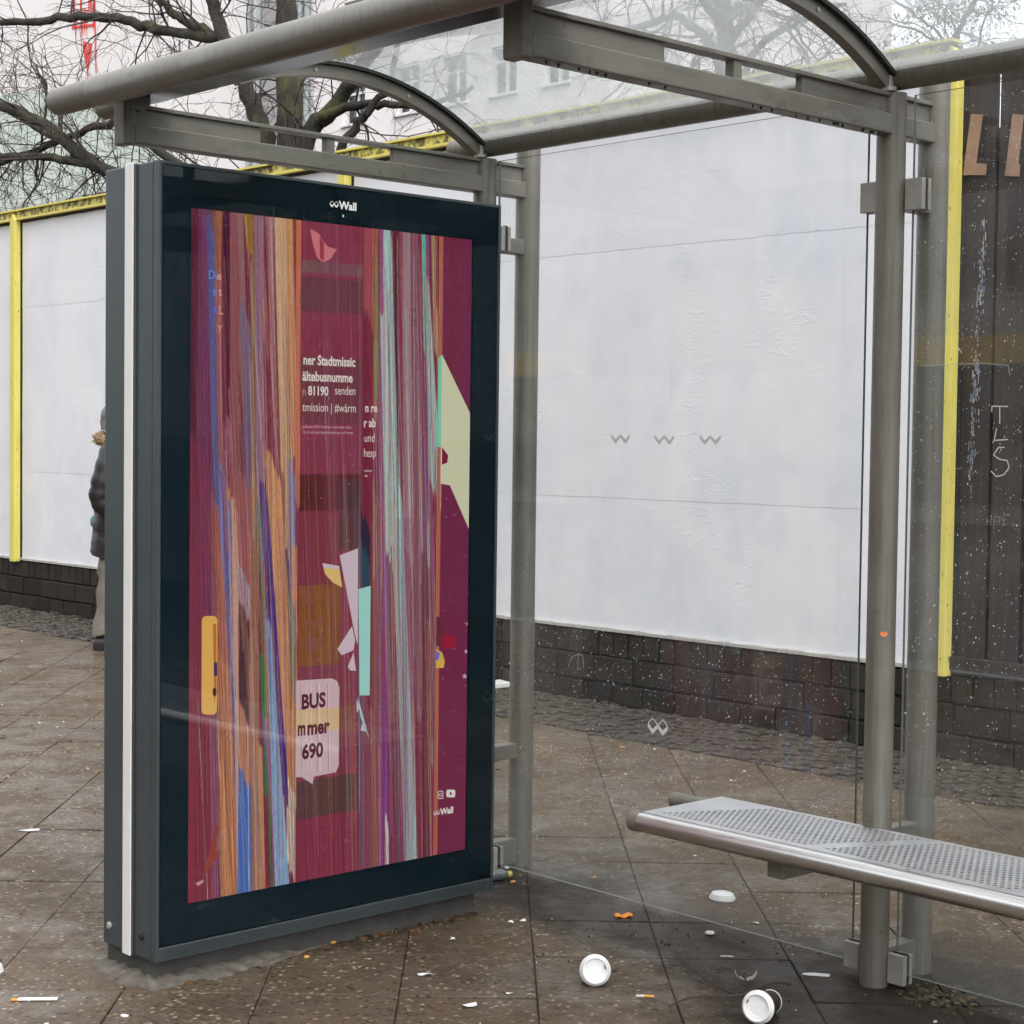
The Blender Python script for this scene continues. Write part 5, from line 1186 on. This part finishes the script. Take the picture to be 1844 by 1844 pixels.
for s_ in (-1, 1):
    vs = []
    for i in range(7):
        for j in range(4):
            a = i/6*1.9; vs.append((s_*(.004+.026*math.sin(a*.8)), (j/3-.5)*(.026-.014*i/6)+.004*math.sin(i*2), .004+.030*(1-math.cos(a))*.62+.003*math.sin(j*2+i)))
    mb.add(vs, [(i*4+j, (i+1)*4+j, (i+1)*4+j+1, i*4+j+1) for i in range(6) for j in range(3)])
o = mb.build('crumpled_wrapper', foil, None, True); o.location = (1.29, -.985, .002); o.rotation_euler = (0, 0, vq); sm = o.modifiers.new('thick', 'SOLIDIFY'); sm.thickness = .0015; tag(o, 'crumpled cream wrapper with raised ends behind the fallen twig', 'wrapper')
bc = empty('bottle_cap', (1.58, -.605, 0)); tag(bc, 'red and white crown cap on the muddy paving before the glass', 'bottle cap')
prof = [(.0155, .001), (.0160, .003), (.0140, .0065), (.0120, .0075)]; cr_m = simple('cap_metal', c4(.45, .40, .38), .35, .6, .3, 60)
MB().lathe(prof, 30).build('crown', cr_m, bc, True); MB().lathe([(.0121, .0076), (.0095, .0080), (.0002, .0081)], 24).build('cap_face', wp, bc); MB().add([(0.001, .001, .0086), (.011, .001, .0084), (.006, .010, .0084)], [(0, 1, 2)]).build('cap_print', M['red_paint'], bc)
tw = MB(); line = lambda ps, r_: tw.tube(smooth_line([(a, b, c) for a, b, c in ps], 4), [r_*(1-.5*i/(4*(len(ps)-1))) for i in range(4*(len(ps)-1)+1)], 6)
line([(1.345, -1.105, .012), (1.30, -1.075, .016), (1.23, -1.065, .010), (1.152, -1.076, .010), (1.09, -1.02, .008), (1.02, -1.0, .010), (.945, -1.01, .008)], .0042)
line([(1.152, -1.076, .010), (1.17, -.98, .012), (1.22, -.86, .014), (1.30, -.73, .012), (1.365, -.645, .014)], .0026); line([(1.17, -.98, .012), (1.14, -.95, .02), (1.155, -.92, .03)], .002); line([(1.13, -1.05, .010), (1.06, -1.10, .01), (1.00, -1.15, .008)], .003); line([(1.20, -1.06, .012), (1.24, -1.0, .03), (1.275, -.97, .04)], .002); line([(1.06, -1.10, .01), (1.03, -1.14, .02), (.98, -1.14, .01)], .002)
tag(tw.build('twig', M['twig'], None, True), 'dark forked twig lying on the mud before the shelter post', 'twig')
bt = empty('small_bottle', (1.53, .30, 0), vq+.3); tag(bt, 'small clear bottle with yellow neck lying against the display foot', 'bottle')
Rb = Matrix.Translation((0, 0, .02)) @ Matrix.Rotation(R(90), 4, 'Y')
MB().lathe([(.001, -.05), (.018, -.05), (.02, -.045), (.02, .01), (.012, .028), (.009, .034)], 20, Rb).build('bottle_body', simple('bottle_glass', c4(.12, .13, .13), .1, 0, .3, 20), bt, True); MB().lathe([(.0105, .030), (.0105, .045), (.001, .045)], 16, Rb).build('bottle_cap', simple('yellow_cap', c4(.5, .42, .08), .5, 0, .1, 20), bt, True)
o = MB().prism([(-.12, 0), (.10, -.01), (.13, .12), (-.10, .13)], .002, .035, lambda p, t_: (p[0], p[1], t_)).build('foam_box', lid_m, None, False, .006); o.location = (4.62, 3.70, .01); tag(o, 'white foam food box at the wall foot between display and far post', 'box')
# leaf scraps and grit
random.seed(44); mb = MB()
mats = [wp, M['dry_leaf'], simple('brown_leaf', c4(.13, .06, .025), .7, 0, .4, 30), simple('grit', c4(.016, .014, .012), .7, 0, .4, 50), M['red_paint']]
def fleck(x, y, s_, mi):
    a0 = random.uniform(0, 6.28); e_ = random.uniform(.3, .8); n_ = 5
    pts = [Vector((s_*math.cos(k*1.2566)*random.uniform(.7, 1.2), s_*e_*math.sin(k*1.2566)*random.uniform(.7, 1.2), 0)) for k in range(n_)]
    Rz = Matrix.Rotation(a0, 3, 'Z'); pts = [Rz @ p for p in pts]; z = .0012+s_*random.uniform(.05, .25)
    mb.add([(x+p.x, y+p.y, z+random.uniform(-.1, .2)*s_) for p in pts]+[(x, y, z+s_*.15)]+[(x+p.x, y+p.y, -.003) for p in pts], [(k, (k+1) % n_, n_) for k in range(n_)]+[(k, k+n_+1, (k+1) % n_+n_+1, (k+1) % n_) for k in range(n_)], mi)
cnt = 0
while cnt < 1500:
    x = random.uniform(-1.2, 3.9); y = random.uniform(-1.6, 9.0)
    mi = random.choices([0, 1, 2, 3], [.22, .20, .30, .28])[0]; s_ = abs(random.gauss(0, .004))+.0016
    fleck(x, y, min(s_, .018), mi); cnt += 1
for _ in range(170):
    c_ = random.choice([((1.55, -1.25), .16), ((1.50, .25), .14), ((1.45, -.7), .25), ((1.52, -.3), .2)]); x = random.gauss(c_[0][0], c_[1]*.7); y = random.gauss(c_[0][1], c_[1])
    fleck(x, y, abs(random.gauss(0, .0020))+.0010, random.choices([3, 2, 1, 0], [.72, .15, .08, .05])[0])
for _ in range(260): fleck(random.uniform(.05, 1.2), random.gauss(.040, .018), abs(random.gauss(0, .005))+.003, random.choices([2, 1, 3], [.45, .2, .35])[0])
for _ in range(200): fleck(random.gauss(1.58, .06), random.gauss(-1.42, .07), abs(random.gauss(0, .004))+.002, random.choices([1, 2, 3], [.6, .1, .3])[0])
o = mb.build('leaf_litter', mats); tag(o, 'scattered leaf crumbs, grit and paper flecks on the slabs', 'litter', kind='stuff')
